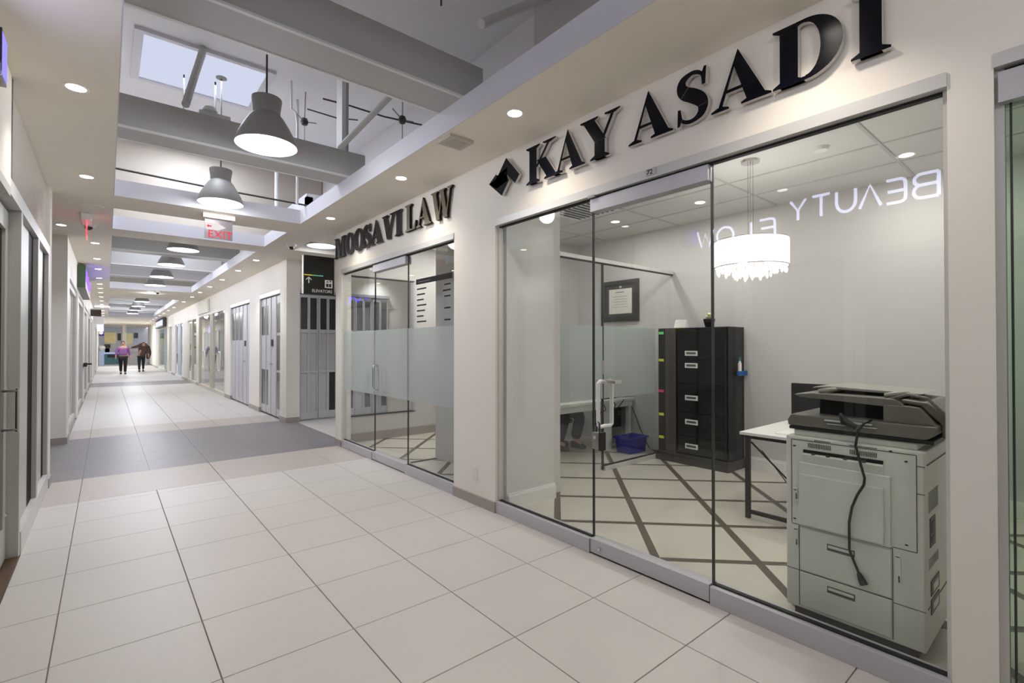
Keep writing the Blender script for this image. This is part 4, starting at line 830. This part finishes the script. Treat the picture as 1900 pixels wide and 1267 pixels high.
# ------------------------------------------------------------------ left row
WL2 = mat('left_glossy_panel', (216, 212, 208), .08, noise=.02, scale=2)
struct(sbox('wall_left', (-.62, XL, -4, 4.37, 2.50, ZC), WALL), 'white bulkhead on the near left'); struct(sbox('wall_left', (-.62, XL, -4, .4, 0, 2.5), WALL))
struct(sbox('wall_left', (-.62, XL, 7.12, 7.36, 0, ZC), WALL), 'white end pier of the near left shop')
struct(MB().box(-.64, -.458, 7.10, 7.372, 0, .1, BASEB).build('baseboard_left'))
wt = struct(MB().box(-.60, XL, 4.37, 7.12, 2.46, 2.56, ALUL).box(-.60, XL, 4.37, 4.43, 2.56, ZC, CHAR).build('window_12'), 'transom over the near left shopfront'); MB().box(-.515, -.50, 4.43, 7.12, 2.56, ZC, WL2).build('pane', wt)
MB().box(-.50, XL, .4, 4.37, 2.44, 2.50, MULL).build('bright_trim', wt)
# storefront with deep mullions
DGL = mat('painted_dark_glass', (20, 10, 12), .6, noise=.1, scale=2, spec=.1)  # matte near-black, the dark reflection is put into the colour
sf = struct(MB().box(-.56, XL + .004, 4.98, 7.12, 0.0, .16, ALUL).build('window_13'), 'aluminium storefront with shallow mullions on the near left')
for (a, b, xa) in ((4.90, 4.98, -.60), (6.02, 6.12, -.56), (7.03, 7.13, -.56)): MB().box(xa, XL - .001, a, b, .0 if a < 5 else .16, 2.46, MULL).build('mullion', sf, bevel=.003)
for (a, m_, b) in ((4.98, 5.70, 6.02), (6.12, 6.84, 7.03)):
    MB().box(-.515, -.505, m_, b, .16, 2.46, DGL).build('pane', sf); MB().box(-.53, -.505, a, m_, .16, 2.46, MULL).build('painted_reflection', sf)  # dark and pale strips paint the reflections in this glass
dl = struct(MB().box(-.58, -.535, 3.95, 4.04, .02, 2.44, MULL).box(-.58, -.535, 4.78, 4.885, .02, 2.44, MULL).box(-.58, -.535, 4.04, 4.78, .02, .25, MULL).box(-.58, -.535, 4.04, 4.78, 2.30, 2.44, MULL).build('door_1', bevel=.003), 'aluminium framed glass door on the near left')
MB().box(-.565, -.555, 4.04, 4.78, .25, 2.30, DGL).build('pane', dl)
MB().tube([(-.535, 4.66, 1.20), (-.46, 4.66, 1.20)], .010, CHROME).tube([(-.46, 4.66, 1.215), (-.46, 4.66, .925)], .010, CHROME).tube([(-.535, 4.66, .94), (-.46, 4.66, .94)], .010, CHROME).build('handle', dl, True)
MB().lathe([(0, -.012), (.014, 0), (0, .012)], (-.53, 4.83, .33), CHROME, 12).build('lower_lock', dl, True)
struct(sbox('wall_left', (-.9, -.7, .4, 7.36, 0, 2.5), mat('left_interior', (120, 118, 112), .6)))
struct(sbox('trim_4', (-.70, -.47, 3.6, 4.93, .0, .012), mat('bronze_threshold', (96, 74, 50), .4, metal=.5)))
for k, a in enumerate((.5, 1.65, 2.8)):
    s_ = struct(MB().box(-.60, -.50, a, a + .08, 0, 2.44, MULL).box(-.60, -.50, a + 1.05, a + 1.13, 0, 2.44, MULL).box(-.6, -.5, a + .08, a + 1.05, 0, .15, MULL).build('window_%d' % (14 + k)), 'framed glass bay of the near left shop'); MB().box(-.56, -.55, a + .08, a + 1.05, .15, 2.44, glassmat('bay_glass', (.5, .55, .52), boost=1.3)).build('pane', s_)
# glowing name on the left bulkhead, seen as its reflection in the glass
bf = thing('lit_sign', 'glowing white letters BEAUTY FLOW on the near left bulkhead', 'sign', (XL, 2.1, 2.9))
def sg(strokes, y0_, z0_, h, w_, th=.024):
    m_ = MB()
    for st_ in strokes: 
        for q in stroke([(y0_ + p[0] * w_, z0_ + p[1] * h) for p in st_], [th] * len(st_)): m_.prism(q, 'x', XL + .005, XL + .03, EM_SIGN, WHITE)
    m_.build('letter', bf)
def arc(cx_, cz_, rx, rz, a0, a1, n=10): return [(cx_ + rx * math.cos(math.radians(a0 + (a1 - a0) * i / n)), cz_ + rz * math.sin(math.radians(a0 + (a1 - a0) * i / n))) for i in range(n + 1)]
Bs = [[(0, 0), (0, 1)], [(0, 1), (.7, 1)] + arc(.7, .77, .3, .23, 90, -90, 8) + [(0, .54)], [(0, .54), (.72, .54)] + arc(.72, .27, .3, .27, 90, -90, 8) + [(0, 0)]]
Es = [[(1, 1), (.3, 1)] + arc(.3, .8, .3, .2, 90, 180, 5) + [(0, .2)] + arc(.3, .2, .3, .2, 180, 270, 5) + [(1, 0)], [(0, .5), (.95, .5)]]
As = [[(0, 0), (.5, 1), (1, 0)]]; Us = [[(0, 1), (0, .45)] + arc(.5, .45, .5, .45, 180, 360, 10) + [(1, 1)]]; Ts = [[(0, 1), (1, 1)], [(.5, 1), (.5, 0)]]; Ys = [[(0, 1), (.5, .48), (1, 1)], [(.5, .48), (.5, 0)]]
Fs = [[(1, 1), (.3, 1)] + arc(.3, .8, .3, .2, 90, 180, 5) + [(0, 0)], [(0, .52), (.9, .52)]]; Ls = [[(0, 1), (0, 0), (1, 0)]]; Os = [arc(.5, .5, .5, .5, 0, 360, 22)]; Wsg = [[(0, 1), (.27, 0), (.5, .8), (.73, 0), (1, 1)]]
for st_, y_, w_ in ((Bs, .945, .18), (Es, 1.19, .15), (As, 1.385, .18), (Us, 1.60, .17), (Ts, 1.83, .17), (Ys, 2.065, .16)): sg(st_, y_, 2.905, .225, w_, .030)
for st_, y_, w_ in ((Fs, 2.39, .17), (Ls, 2.66, .17), (Os, 2.875, .21), (Wsg, 3.13, .22)): sg(st_, y_, 2.775, .21, w_, .028)

# blade screen on the near left
bs = thing('blade_screen', 'black edged screen with purple and white picture projecting at the near left', 'screen', (-.44, 3.75, 3.0))
MB().box(XL, -.40, 3.40, 3.55, 2.815, 3.05, BLACKG).build('case', bs); MB().box(-.46, -.41, 3.394, 3.40, 2.83, 3.035, EM_PURP).build('display', bs); MB().box(-.40, -.398, 3.41, 3.54, 2.83, 3.035, emis('screen_glow', (150, 140, 255), 1.2)).build('side_display', bs)
# left column and row beyond the side corridor
struct(sbox('wall_left', (-.65, XL, 10.15, 10.75, 0, ZC), WALL), 'white column at the left across the dark floor band'); struct(MB().box(-.66, -.458, 10.138, 10.76, 0, .1, BASEB).build('baseboard_left'))
struct(sbox('wall_corridor', (-4, -.65, 10.45, 10.6, 0, ZC), WALL)); struct(sbox('wall_corridor', (-4, -.9, 7.0, 7.12, 0, ZC), WALL)); struct(sbox('wall_corridor', (-4.1, -4, 7, 10.6, 0, ZC), WALL))
struct(sbox('wall_left', (-.65, XL, 10.75, 52, 2.62, ZC), WALL), 'white bulkhead over the far left shops')
LGM = mat('left_gate', (196, 193, 188), .5, noise=.02, scale=4)
yy_ = 10.75; k = 0; rnd = random.Random(3)
while yy_ < 50:
    L = 2.6 + rnd.random() * 1.2; e = min(yy_ + L, 51.0)
    sp = struct(MB().box(-.60, -.50, yy_, e, 2.52, 2.62, LGM).box(-.60, -.50, yy_, e, 0, .12, LGM).box(-.60, -.49, yy_, yy_ + .12, .12, 2.52, LGM).box(-.60, -.49, e - .12, e, .12, 2.52, LGM).build('window_%d' % (20 + k)), 'plain pale shopfront in the receding left row')
    n = int((e - yy_ - .24) / .3); stp = (e - yy_ - .24) / n
    for i in range(n): MB().box(-.585 + .01 * (i % 2), -.555 + .01 * (i % 2), yy_ + .12 + i * stp, yy_ + .12 + (i + 1) * stp - .01, .12, 2.52, LGM if k % 2 == 0 else GATE).build('panel', sp)
    struct(sbox('wall_left', (-.65, XL, e, e + .5, 0, 2.62), WALL)); yy_ = e + .5; k += 1
struct(sbox('wall_left', (-.8, -.65, 10.75, 52, 0, ZC), WALL))
pb = thing('shop_sign', 'black shop sign box with purple glowing script on the far left wall', 'sign', (-.42, 15, 2.9)); MB().box(XL, -.34, 13.3, 16.8, 2.70, 3.16, mat('sign_box_black', (30, 32, 30), .3)).build('box', pb)
pp = [(13.7 + i * .17, 2.93 + .09 * math.sin(i * 1.35) + .02 * math.sin(i * 3.1)) for i in range(17)]
m_ = MB()
for q in stroke(pp, [.05] * len(pp)): m_.prism(q, 'x', -.34, -.325, EM_PURP)
for q in ([(13.6, 2.86), (13.75, 2.86), (13.75, 3.08), (13.6, 3.08)], [(14.9, 2.84), (14.96, 2.84), (14.96, 3.10), (14.9, 3.10)]): m_.prism(q, 'x', -.34, -.325, EM_PURP)
m_.build('script', pb); MB().box(XL, -.345, 13.28, 13.3, 2.70, 3.16, mat('green_side', (70, 92, 66), .5)).build('side_face', pb)
for (y, z0_, z1_, x1_, c, l) in ((24.0, 2.62, 2.86, -.16, (60, 44, 28), 'small dark brown blade sign on the far left wall'), (29.0, 2.5, 2.8, -.1, (210, 208, 206), 'small white triangular blade sign on the far left wall'), (41.0, 2.45, 3.0, -.15, (190, 190, 255), 'pale lilac lit blade sign at the far left')):
    t = thing('blade_sign', l, 'sign', (-.3, y, z0_)); MB().box(XL, x1_, y, y + .12, z0_, z1_, mat('blade%d' % int(y), c, .5, emit=c if y > 40 else None, es=.8)).build('board', t); MB().box(XL, x1_, y + .04, y + .06, z1_, z1_ + .04, ALU).build('bracket', t)
t = thing('ceiling_bar_light', 'thin white bar light crossing the far left soffit', 'light', (-.15, 27, 3.15)); MB().box(-.40, .10, 26.4, 26.6, 3.12, 3.17, emis('bar_glow', (235, 238, 255), 1.3)).build('tube', t); MB().box(-.3, -.2, 26.45, 26.55, 3.17, 3.2, WHITE).build('mount', t)
pb2 = thing('door_closer_box', 'small dark brown fixture low on the far left wall', 'fixture', (-.42, 17.5, 1.0)); MB().box(XL, -.40, 17.3, 17.6, .95, 1.05, BLACKM).build('body', pb2); MB().box(-.40, -.30, 17.32, 17.36, 1.0, 1.04, BLACKM).build('arm', pb2)

# ------------------------------------------------------------------ far end of the corridor
struct(sbox('wall_end', (-6, 9, 57.9, 58, 0, 5), mat('end_wall', (222, 225, 232), .8)), 'pale end wall beyond the food counter'); struct(sbox('wall_end', (-3.1, 6, -4.1, -4, 0, ZC), WALL))
struct(sbox('wall_end', (2.7, 3.6, 50, 50.2, 0, ZC), mat('end_tile', (150, 146, 148), .5)), 'grey tiled wall end at the far right'); struct(sbox('wall_end', (-6, -.8, 52, 52.1, 0, ZC), WALL)); struct(sbox('wall_end', (2.85, 9, 52, 52.1, 0, ZC), WALL))
struct(sbox('wall_end', (.98, 1.22, 50.5, 50.8, 0, ZC), WALL), 'slim white column before the food counter')
fc = thing('food_counter', 'teal fronted food counter with a glowing blue white top at the far end', 'counter', (.6, 53, 0))
MB().box(-.25, .95, 52.6, 53.4, .0, .85, mat('teal_front', (90, 150, 160), .4)).build('front', fc); MB().box(-.3, 1.0, 52.5, 53.4, .85, .98, mat('counter_top', (190, 205, 255), .3, emit=(190, 205, 255), es=.4)).build('counter_top', fc); MB().box(.05, .75, 52.55, 52.6, .55, .8, CHAR).build('display_slot', fc)
c3 = thing('food_counter', 'white panelled counter at the far end right of the teal one', 'counter', (1.9, 53, 0)); MB().box(1.25, 2.6, 52.6, 53.4, 0, .95, WHITE).build('front', c3); MB().box(1.22, 2.62, 52.55, 53.4, .95, 1.0, GATE).build('counter_top', c3)
for (a, b, z0_, z1_, c, l) in ((-.15, .62, 1.75, 2.65, (214, 196, 140), 'large tan menu board left at the far end'), (.72, .95, 2.0, 2.6, (70, 56, 48), 'narrow dark panel at the far end'), (1.25, 1.75, 1.7, 2.6, (206, 196, 150), 'tan menu board right of the slim column'), (-.15, .25, 1.35, 1.65, (60, 56, 50), 'dark shelf block behind the teal counter')):
    t = thing('menu_board', l, 'menu board', (a, 54, z0_)); MB().box(a, b, 54, 54.08, z0_, z1_, mat('menu%d' % int(c[0] + a * 10), c, .6, noise=.3, scale=3, emit=c, es=.25)).build('board', t); MB().box(a, b, 54.08, 54.1, z0_ - .03, z1_ + .03, WHITE).build('frame', t)
    struct(MB().box(a + .05, b - .05, 54.1, 54.3, 0, z0_, WALL).build('wall_kitchen'))
tv = thing('television', 'small black screen hanging at the far end right', 'television', (1.85, 51, 2.3)); MB().box(1.72, 2.0, 51, 51.06, 2.15, 2.6, BLACKG).build('screen', tv); MB().box(1.84, 1.88, 51.02, 51.05, 2.6, 3.2, ALU).build('hanger', tv)
ps = thing('blade_sign', 'purple sign with round white emblem at the far end left', 'sign', (-.4, 49, 2.2)); MB().box(-.46, -.16, 49, 49.06, 2.3, 2.75, emis('purple_sign', (70, 44, 130), .8)).build('board', ps); m_ = MB().lathe([(0, 0), (.13, 0)], (0, 0, 0), EM_WHT, 20).build('emblem', ps); m_.matrix_local = Matrix.Translation(Vector((-.33, 48.99, 2.52)) - Vector(ps.location)) @ Matrix.Rotation(PI / 2, 4, 'X')
cl_ = thing('column_lamp', 'round white lamp on a pale blue stand at the far left end', 'lamp', (-.3, 50, 0)); MB().lathe([(0, 0), (.15, .02), (.24, .18), (.2, .36), (0, .45)], (-.3, 50, 1.15), WHITE, 20).build('globe', cl_, True); MB().box(-.46, -.14, 49.9, 50.1, 0.001, 1.16, mat('pale_blue_box', (184, 200, 232), .5)).build('stand', cl_)
light('AREA', 'food_court_lamp', (.8, 53.5, 4.4), 900, COOL, 3.0); light('AREA', 'food_court_lamp', (1.2, 45, 3.1), 110, COOL, 1.2); light('AREA', 'food_court_lamp', (1.2, 39.5, 3.1), 60, COOL, 1.2)

# ------------------------------------------------------------------ people
def skin(name, V_, E_, R_, m, parent, sub=2):
    me = bpy.data.meshes.new(name); me.from_pydata([Vector(v) for v in V_], E_, []); me.materials.append(m)
    o = bpy.data.objects.new(name, me); C.objects.link(o)
    if parent:
        o.parent = parent
        if parent.type == 'EMPTY': o.location = -Vector(parent.location)
    md = o.modifiers.new('skin', 'SKIN'); md.use_smooth_shade = True
    if not me.skin_vertices: 
        bpy.context.view_layer.objects.active = o
    sv_ = me.skin_vertices[0].data if me.skin_vertices else None
    if sv_:
        for i, r in enumerate(R_): sv_[i].radius = (r, r) if not isinstance(r, tuple) else r
        sv_[0].use_root = True
    sb = o.modifiers.new('sub', 'SUBSURF'); sb.levels = 1; sb.render_levels = sub
    return o
SKIN = mat('skin', (196, 150, 126), .55); HAIR = mat('dark_hair', (38, 28, 24), .6)
def head(root, x, y, z, face, hair=HAIR, s=1.0, drop=0):
    # face: unit 2D direction
    m = MB(); f = Vector((face[0], face[1], 0)); sd_ = Vector((-f.y, f.x, 0)); c = Vector((x, y, z))
    prof = [(0, -.115), (.035, -.11), (.055, -.085), (.068, -.045), (.075, 0), (.077, .04), (.066, .085), (.04, .112), (0, .122)]
    hd = MB().lathe([(r * s, zz_ * s) for r, zz_ in prof], (x, y, z), SKIN, 20).build('head', root, True)
    n = MB(); q = c + f * .078 * s
    n.add([tuple(q + sd_ * .012 - Vector((0, 0, .015))), tuple(q - sd_ * .012 - Vector((0, 0, .015))), tuple(q + f * .02 - Vector((0, 0, .012))), tuple(q + Vector((0, 0, .025)))], [(0, 1, 2), (0, 2, 3), (1, 3, 2), (0, 3, 1)], SKIN).build('nose', root)
    for k in (-1, 1):
        e = c + f * .072 * s + sd_ * .028 * k + Vector((0, 0, .012)); MB().lathe([(0, -.006), (.009, 0), (0, .006)], tuple(e), mat('eye', (40, 30, 28), .3), 8).build('eye', root)
        e = c + sd_ * .078 * k; MB().lathe([(0, -.028), (.012, -.01), (.014, .012), (0, .028)], tuple(e), SKIN, 8).build('ear', root, True)
    mo_ = c + f * .072 * s - Vector((0, 0, .05)); MB().box(mo_.x - .02 * abs(sd_.x) - .003, mo_.x + .02 * abs(sd_.x) + .003, mo_.y - .02 * abs(sd_.y) - .003, mo_.y + .02 * abs(sd_.y) + .003, mo_.z - .004, mo_.z + .004, mat('lips', (150, 84, 78), .5)).build('mouth', root)
    b_ = c - f * .018; MB().lathe([(.078 * s, -.03 * s - drop), (.086 * s, .0), (.085 * s, .05 * s), (.07 * s, .1 * s), (.04 * s, .13 * s), (0, .14 * s)], (b_.x, b_.y, b_.z + .012), hair, 20).build('hair', root, True)
def hand(pos, d, root, side, m=SKIN, curl=.3):
    # palm + five fingers
    d = Vector(d).normalized(); s_ = Vector(side).normalized(); n_ = d.cross(s_).normalized(); p = Vector(pos)
    mb = MB(); mb.tube([p, p + d * .04, p + d * .085], [.022, .032, .03], m, 8)
    for k, (off, L) in enumerate(((-.026, .055), (-.009, .07), (.009, .075), (.026, .065))):
        b = p + d * .08 + s_ * off; mb.tube([b, b + d * L * .45 + n_ * L * curl * .2, b + d * L * .75 + n_ * L * curl * .7, b + d * L * .9 + n_ * L * curl * 1.2], [.009, .0085, .008, .006], m, 6)
    b = p + d * .02 - s_ * .025; mb.tube([b, b + d * .03 - s_ * .025, b + d * .055 - s_ * .03], [.011, .0095, .008], m, 6)
    mb.build('hand', root, True)
def walker(x, y, label, top, trousers, hgt=1.73):
    t = thing('person', label, 'person', (x, y, 0)); k = hgt / 1.73
    def P(a, b, c): return (x + a * k, y + b * k, c * k)
    V_ = [P(0, 0, .95), P(0, 0, 1.12), P(0, 0, 1.28), P(0, 0, 1.42), P(0, 0, 1.50), P(0, -.01, 1.56),
          P(.19, 0, 1.40), P(.27, .04, 1.15), P(.30, -.02, .92), P(-.19, 0, 1.40), P(-.27, -.03, 1.15), P(-.30, -.10, .92),
          P(.10, 0, .88), P(.10, -.12, .50), P(.09, -.02, .10), P(.10, -.14, .045), P(-.10, 0, .88), P(-.09, .06, .50), P(-.08, .20, .13), P(-.08, .10, .06)]
    E_ = [(0,1),(1,2),(2,3),(3,4),(4,5),(3,6),(6,7),(7,8),(3,9),(9,10),(10,11),(0,12),(12,13),(13,14),(14,15),(0,16),(16,17),(17,18),(18,19)]
    R_ = [(.17,.13),(.155,.12),(.17,.125),(.13,.09),(.055,.055),(.05,.05),.065,.05,.035,.065,.05,.035,.10,.065,.045,.04,.10,.065,.045,.04]
    skin('body', V_, E_, R_, SKIN, t)
    # clothes as close children
    skin('top', V_[:3] + [P(0, 0, 1.44)] + V_[6:8] + V_[9:11] + [P(.295, -.01, .98), P(-.295, -.08, .98)], [(0,1),(1,2),(2,3),(3,4),(4,5),(3,6),(6,7),(5,8),(7,9)], [(.205,.155),(.21,.16),(.205,.15),(.15,.11),.085,.068,.085,.068,.05,.05], top, t)
    skin('trousers', [V_[0], V_[12], V_[13], V_[14], V_[16], V_[17], V_[18]], [(0,1),(1,2),(2,3),(0,4),(4,5),(5,6)], [(.19,.15),.125,.085,.065,.125,.085,.065], trousers, t)
    for a, b in ((.10, -.06), (-.08, .16)): MB().prism([(y + b - .14, 0.003), (y + b + .09, .003), (y + b + .09, .08), (y + b + .0, .10), (y + b - .14, .04)], 'x', x + a - .045, x + a + .045, BLACKM).build('shoe', t, bevel=.012)
    head(t, x, y - .01, 1.62 * k, (0, -1)); hand(P(.30, -.03, .93), (0, -.2, -1), t, (0, -1, 0)); hand(P(-.30, -.11, .93), (0, -.2, -1), t, (0, -1, 0)); return t
walker(.68, 33.5, 'person in a purple top and black trousers walking towards the viewer', mat('purple_top', (142, 96, 152), .8, noise=.15, scale=8), mat('black_trousers', (24, 26, 28), .8), 1.74)
# second person: bent, swinging on a brown coat
def coatman(x, y):
    t = thing('person', 'person bending and pulling on a big dark brown coat in the far corridor', 'person', (x, y, 0))
    def P(a, b, c): return (x + a, y + b, c)
    BR = mat('brown_coat', (88, 70, 60), .85, noise=.2, scale=6)
    V_ = [P(0, 0, .90), P(.0, .03, 1.10), P(.05, .02, 1.30), P(.08, -.02, 1.44), P(.09, -.10, 1.50), P(.10, -.16, 1.54),
          P(-.14, 0, 1.42), P(-.36, .02, 1.40), P(-.55, .04, 1.36), P(.24, 0, 1.34), P(.34, -.04, 1.12), P(.34, -.12, .92),
          P(-.09, 0, .84), P(-.10, -.10, .48), P(-.09, 0, .10), P(-.09, -.12, .045), P(.10, 0, .84), P(.10, .05, .48), P(.10, .15, .12), P(.10, .04, .05)]
    E_ = [(0,1),(1,2),(2,3),(3,4),(4,5),(3,6),(6,7),(7,8),(3,9),(9,10),(10,11),(0,12),(12,13),(13,14),(14,15),(0,16),(16,17),(17,18),(18,19)]
    skin('body', V_, E_, [(.16,.13),(.15,.12),(.16,.12),.11,.055,.05,.06,.045,.032,.065,.05,.035,.09,.06,.045,.04,.09,.06,.045,.04], SKIN, t)
    skin('coat', [P(0, 0, .80), P(.03, .04, 1.02), P(.08, .06, 1.24), P(.12, .0, 1.45), P(.11, -.14, 1.60), P(-.10, .02, 1.50), P(-.30, .03, 1.44), P(-.48, .05, 1.40), P(.30, .03, 1.40), P(.38, .02, 1.12), P(.30, .02, .72)],
         [(0,1),(1,2),(2,3),(3,4),(3,5),(5,6),(6,7),(3,8),(8,9),(9,10)], [(.18,.15),(.20,.17),(.25,.18),(.24,.19),(.17,.17),.13,.085,.06,.16,.14,.09], BR, t)
    skin('trousers', [V_[0], V_[12], V_[13], V_[14], V_[16], V_[17], V_[18]], [(0,1),(1,2),(2,3),(0,4),(4,5),(5,6)], [(.17,.14),.11,.075,.055,.11,.075,.055], mat('navy_trousers', (36, 36, 52), .85), t)
    for a, b in ((-.09, -.04), (.10, .12)): MB().prism([(y + b - .14, 0.003), (y + b + .09, .003), (y + b + .09, .08), (y + b, .10), (y + b - .14, .04)], 'x', x + a - .045, x + a + .045, BLACKM).build('shoe', t, bevel=.012)
    head(t, x + .10, y - .19, 1.59, (0, -1)); hand(P(-.55, .04, 1.36), (-1, 0, -.1), t, (0, 0, 1)); hand(P(.34, -.13, .93), (0, -.2, -1), t, (0, -1, 0))
coatman(1.58, 36.2)
# seated person in the back room
def seated(x, y):
    t = thing('person', 'person in navy trousers seated at the desk behind the inner glass partition', 'person', (x, y, 0.007))
    NT = mat('navy_denim', (30, 32, 58), .85, noise=.2, scale=20); SH = mat('dark_shirt', (66, 72, 82), .85)
    def P(a, b, c): return (x + a, y + b, c)
    V_ = [P(0, 0, .56), P(0, .02, .76), P(0, .02, .96), P(0, -.02, 1.12), P(0, -.04, 1.20), P(0, -.06, 1.25),
          P(.19, -.04, 1.08), P(.27, -.06, .84), P(.20, -.30, .66), P(-.19, -.04, 1.08), P(-.26, -.08, .86), P(-.18, -.28, .66),
          P(.11, -.02, .52), P(.16, -.42, .50), P(.13, -.34, .12), P(.13, -.46, .06), P(-.11, -.02, .52), P(-.20, -.44, .50), P(-.17, -.30, .12), P(-.18, -.42, .06)]
    E_ = [(0,1),(1,2),(2,3),(3,4),(4,5),(3,6),(6,7),(7,8),(3,9),(9,10),(10,11),(0,12),(12,13),(13,14),(14,15),(0,16),(16,17),(17,18),(18,19)]
    skin('body', V_, E_, [(.15,.12),(.15,.12),(.16,.12),(.11,.08),.05,.048,.055,.045,.03,.055,.045,.03,.08,.06,.045,.04,.08,.06,.045,.04], SKIN, t)
    skin('shirt', [V_[i] for i in (0, 1, 2, 3, 6, 7, 9, 10)] + [P(.21, -.25, .70), P(-.19, -.23, .70)], [(0,1),(1,2),(2,3),(3,4),(4,5),(3,6),(6,7),(5,8),(7,9)], [(.17,.15),(.17,.145),(.17,.14),(.12,.09),.07,.058,.07,.058,.042,.042], SH, t)
    skin('trousers', [V_[0], V_[12], V_[13], V_[14], V_[16], V_[17], V_[18]], [(0,1),(1,2),(2,3),(0,4),(4,5),(5,6)], [(.17,.14),.115,.10,.075,.115,.10,.075], NT, t)
    for a, b in ((.13, -.38), (-.175, -.34)): MB().prism([(y + b - .14, .01), (y + b + .09, .01), (y + b + .09, .10), (y + b, .11), (y + b - .14, .05)], 'x', x + a - .045, x + a + .045, BLACKM).build('shoe', t, bevel=.012)
    head(t, x, y - .07, 1.34, (0, -1)); hand(P(.20, -.30, .655), (-.3, -1, -.5), t, (1, 0, 0)); hand(P(-.18, -.28, .655), (.2, -1, -.5), t, (1, 0, 0))
    c = thing('office_chair', 'black office chair under the seated person in the back room', 'chair', (x, y, .007))
    MB().box(x - .22, x + .22, y - .22, y + .20, .34, .405, BLACKM).build('seat', c, bevel=.02); MB().box(x - .20, x + .20, y + .19, y + .235, .50, 1.0, BLACKM).build('backrest', c, bevel=.02); MB().box(x - .03, x + .03, y + .19, y + .22, .34, .55, CHAR).build('back_support', c)
    MB().tube([(x, y, .06), (x, y, .34)], .025, CHAR).build('column', c, True)
    for k in range(5):
        a = k * 2 * PI / 5 + .3; MB().tube([(x, y, .09), (x + .22 * math.cos(a), y + .22 * math.sin(a), .06)], .016, CHAR).lathe([(0, 0), (.02, 0), (.024, .02), (.02, .045), (0, .045)], (x + .22 * math.cos(a), y + .22 * math.sin(a), .008), GASK, 10).build('leg', c, True)
seated(5.20, 5.30)
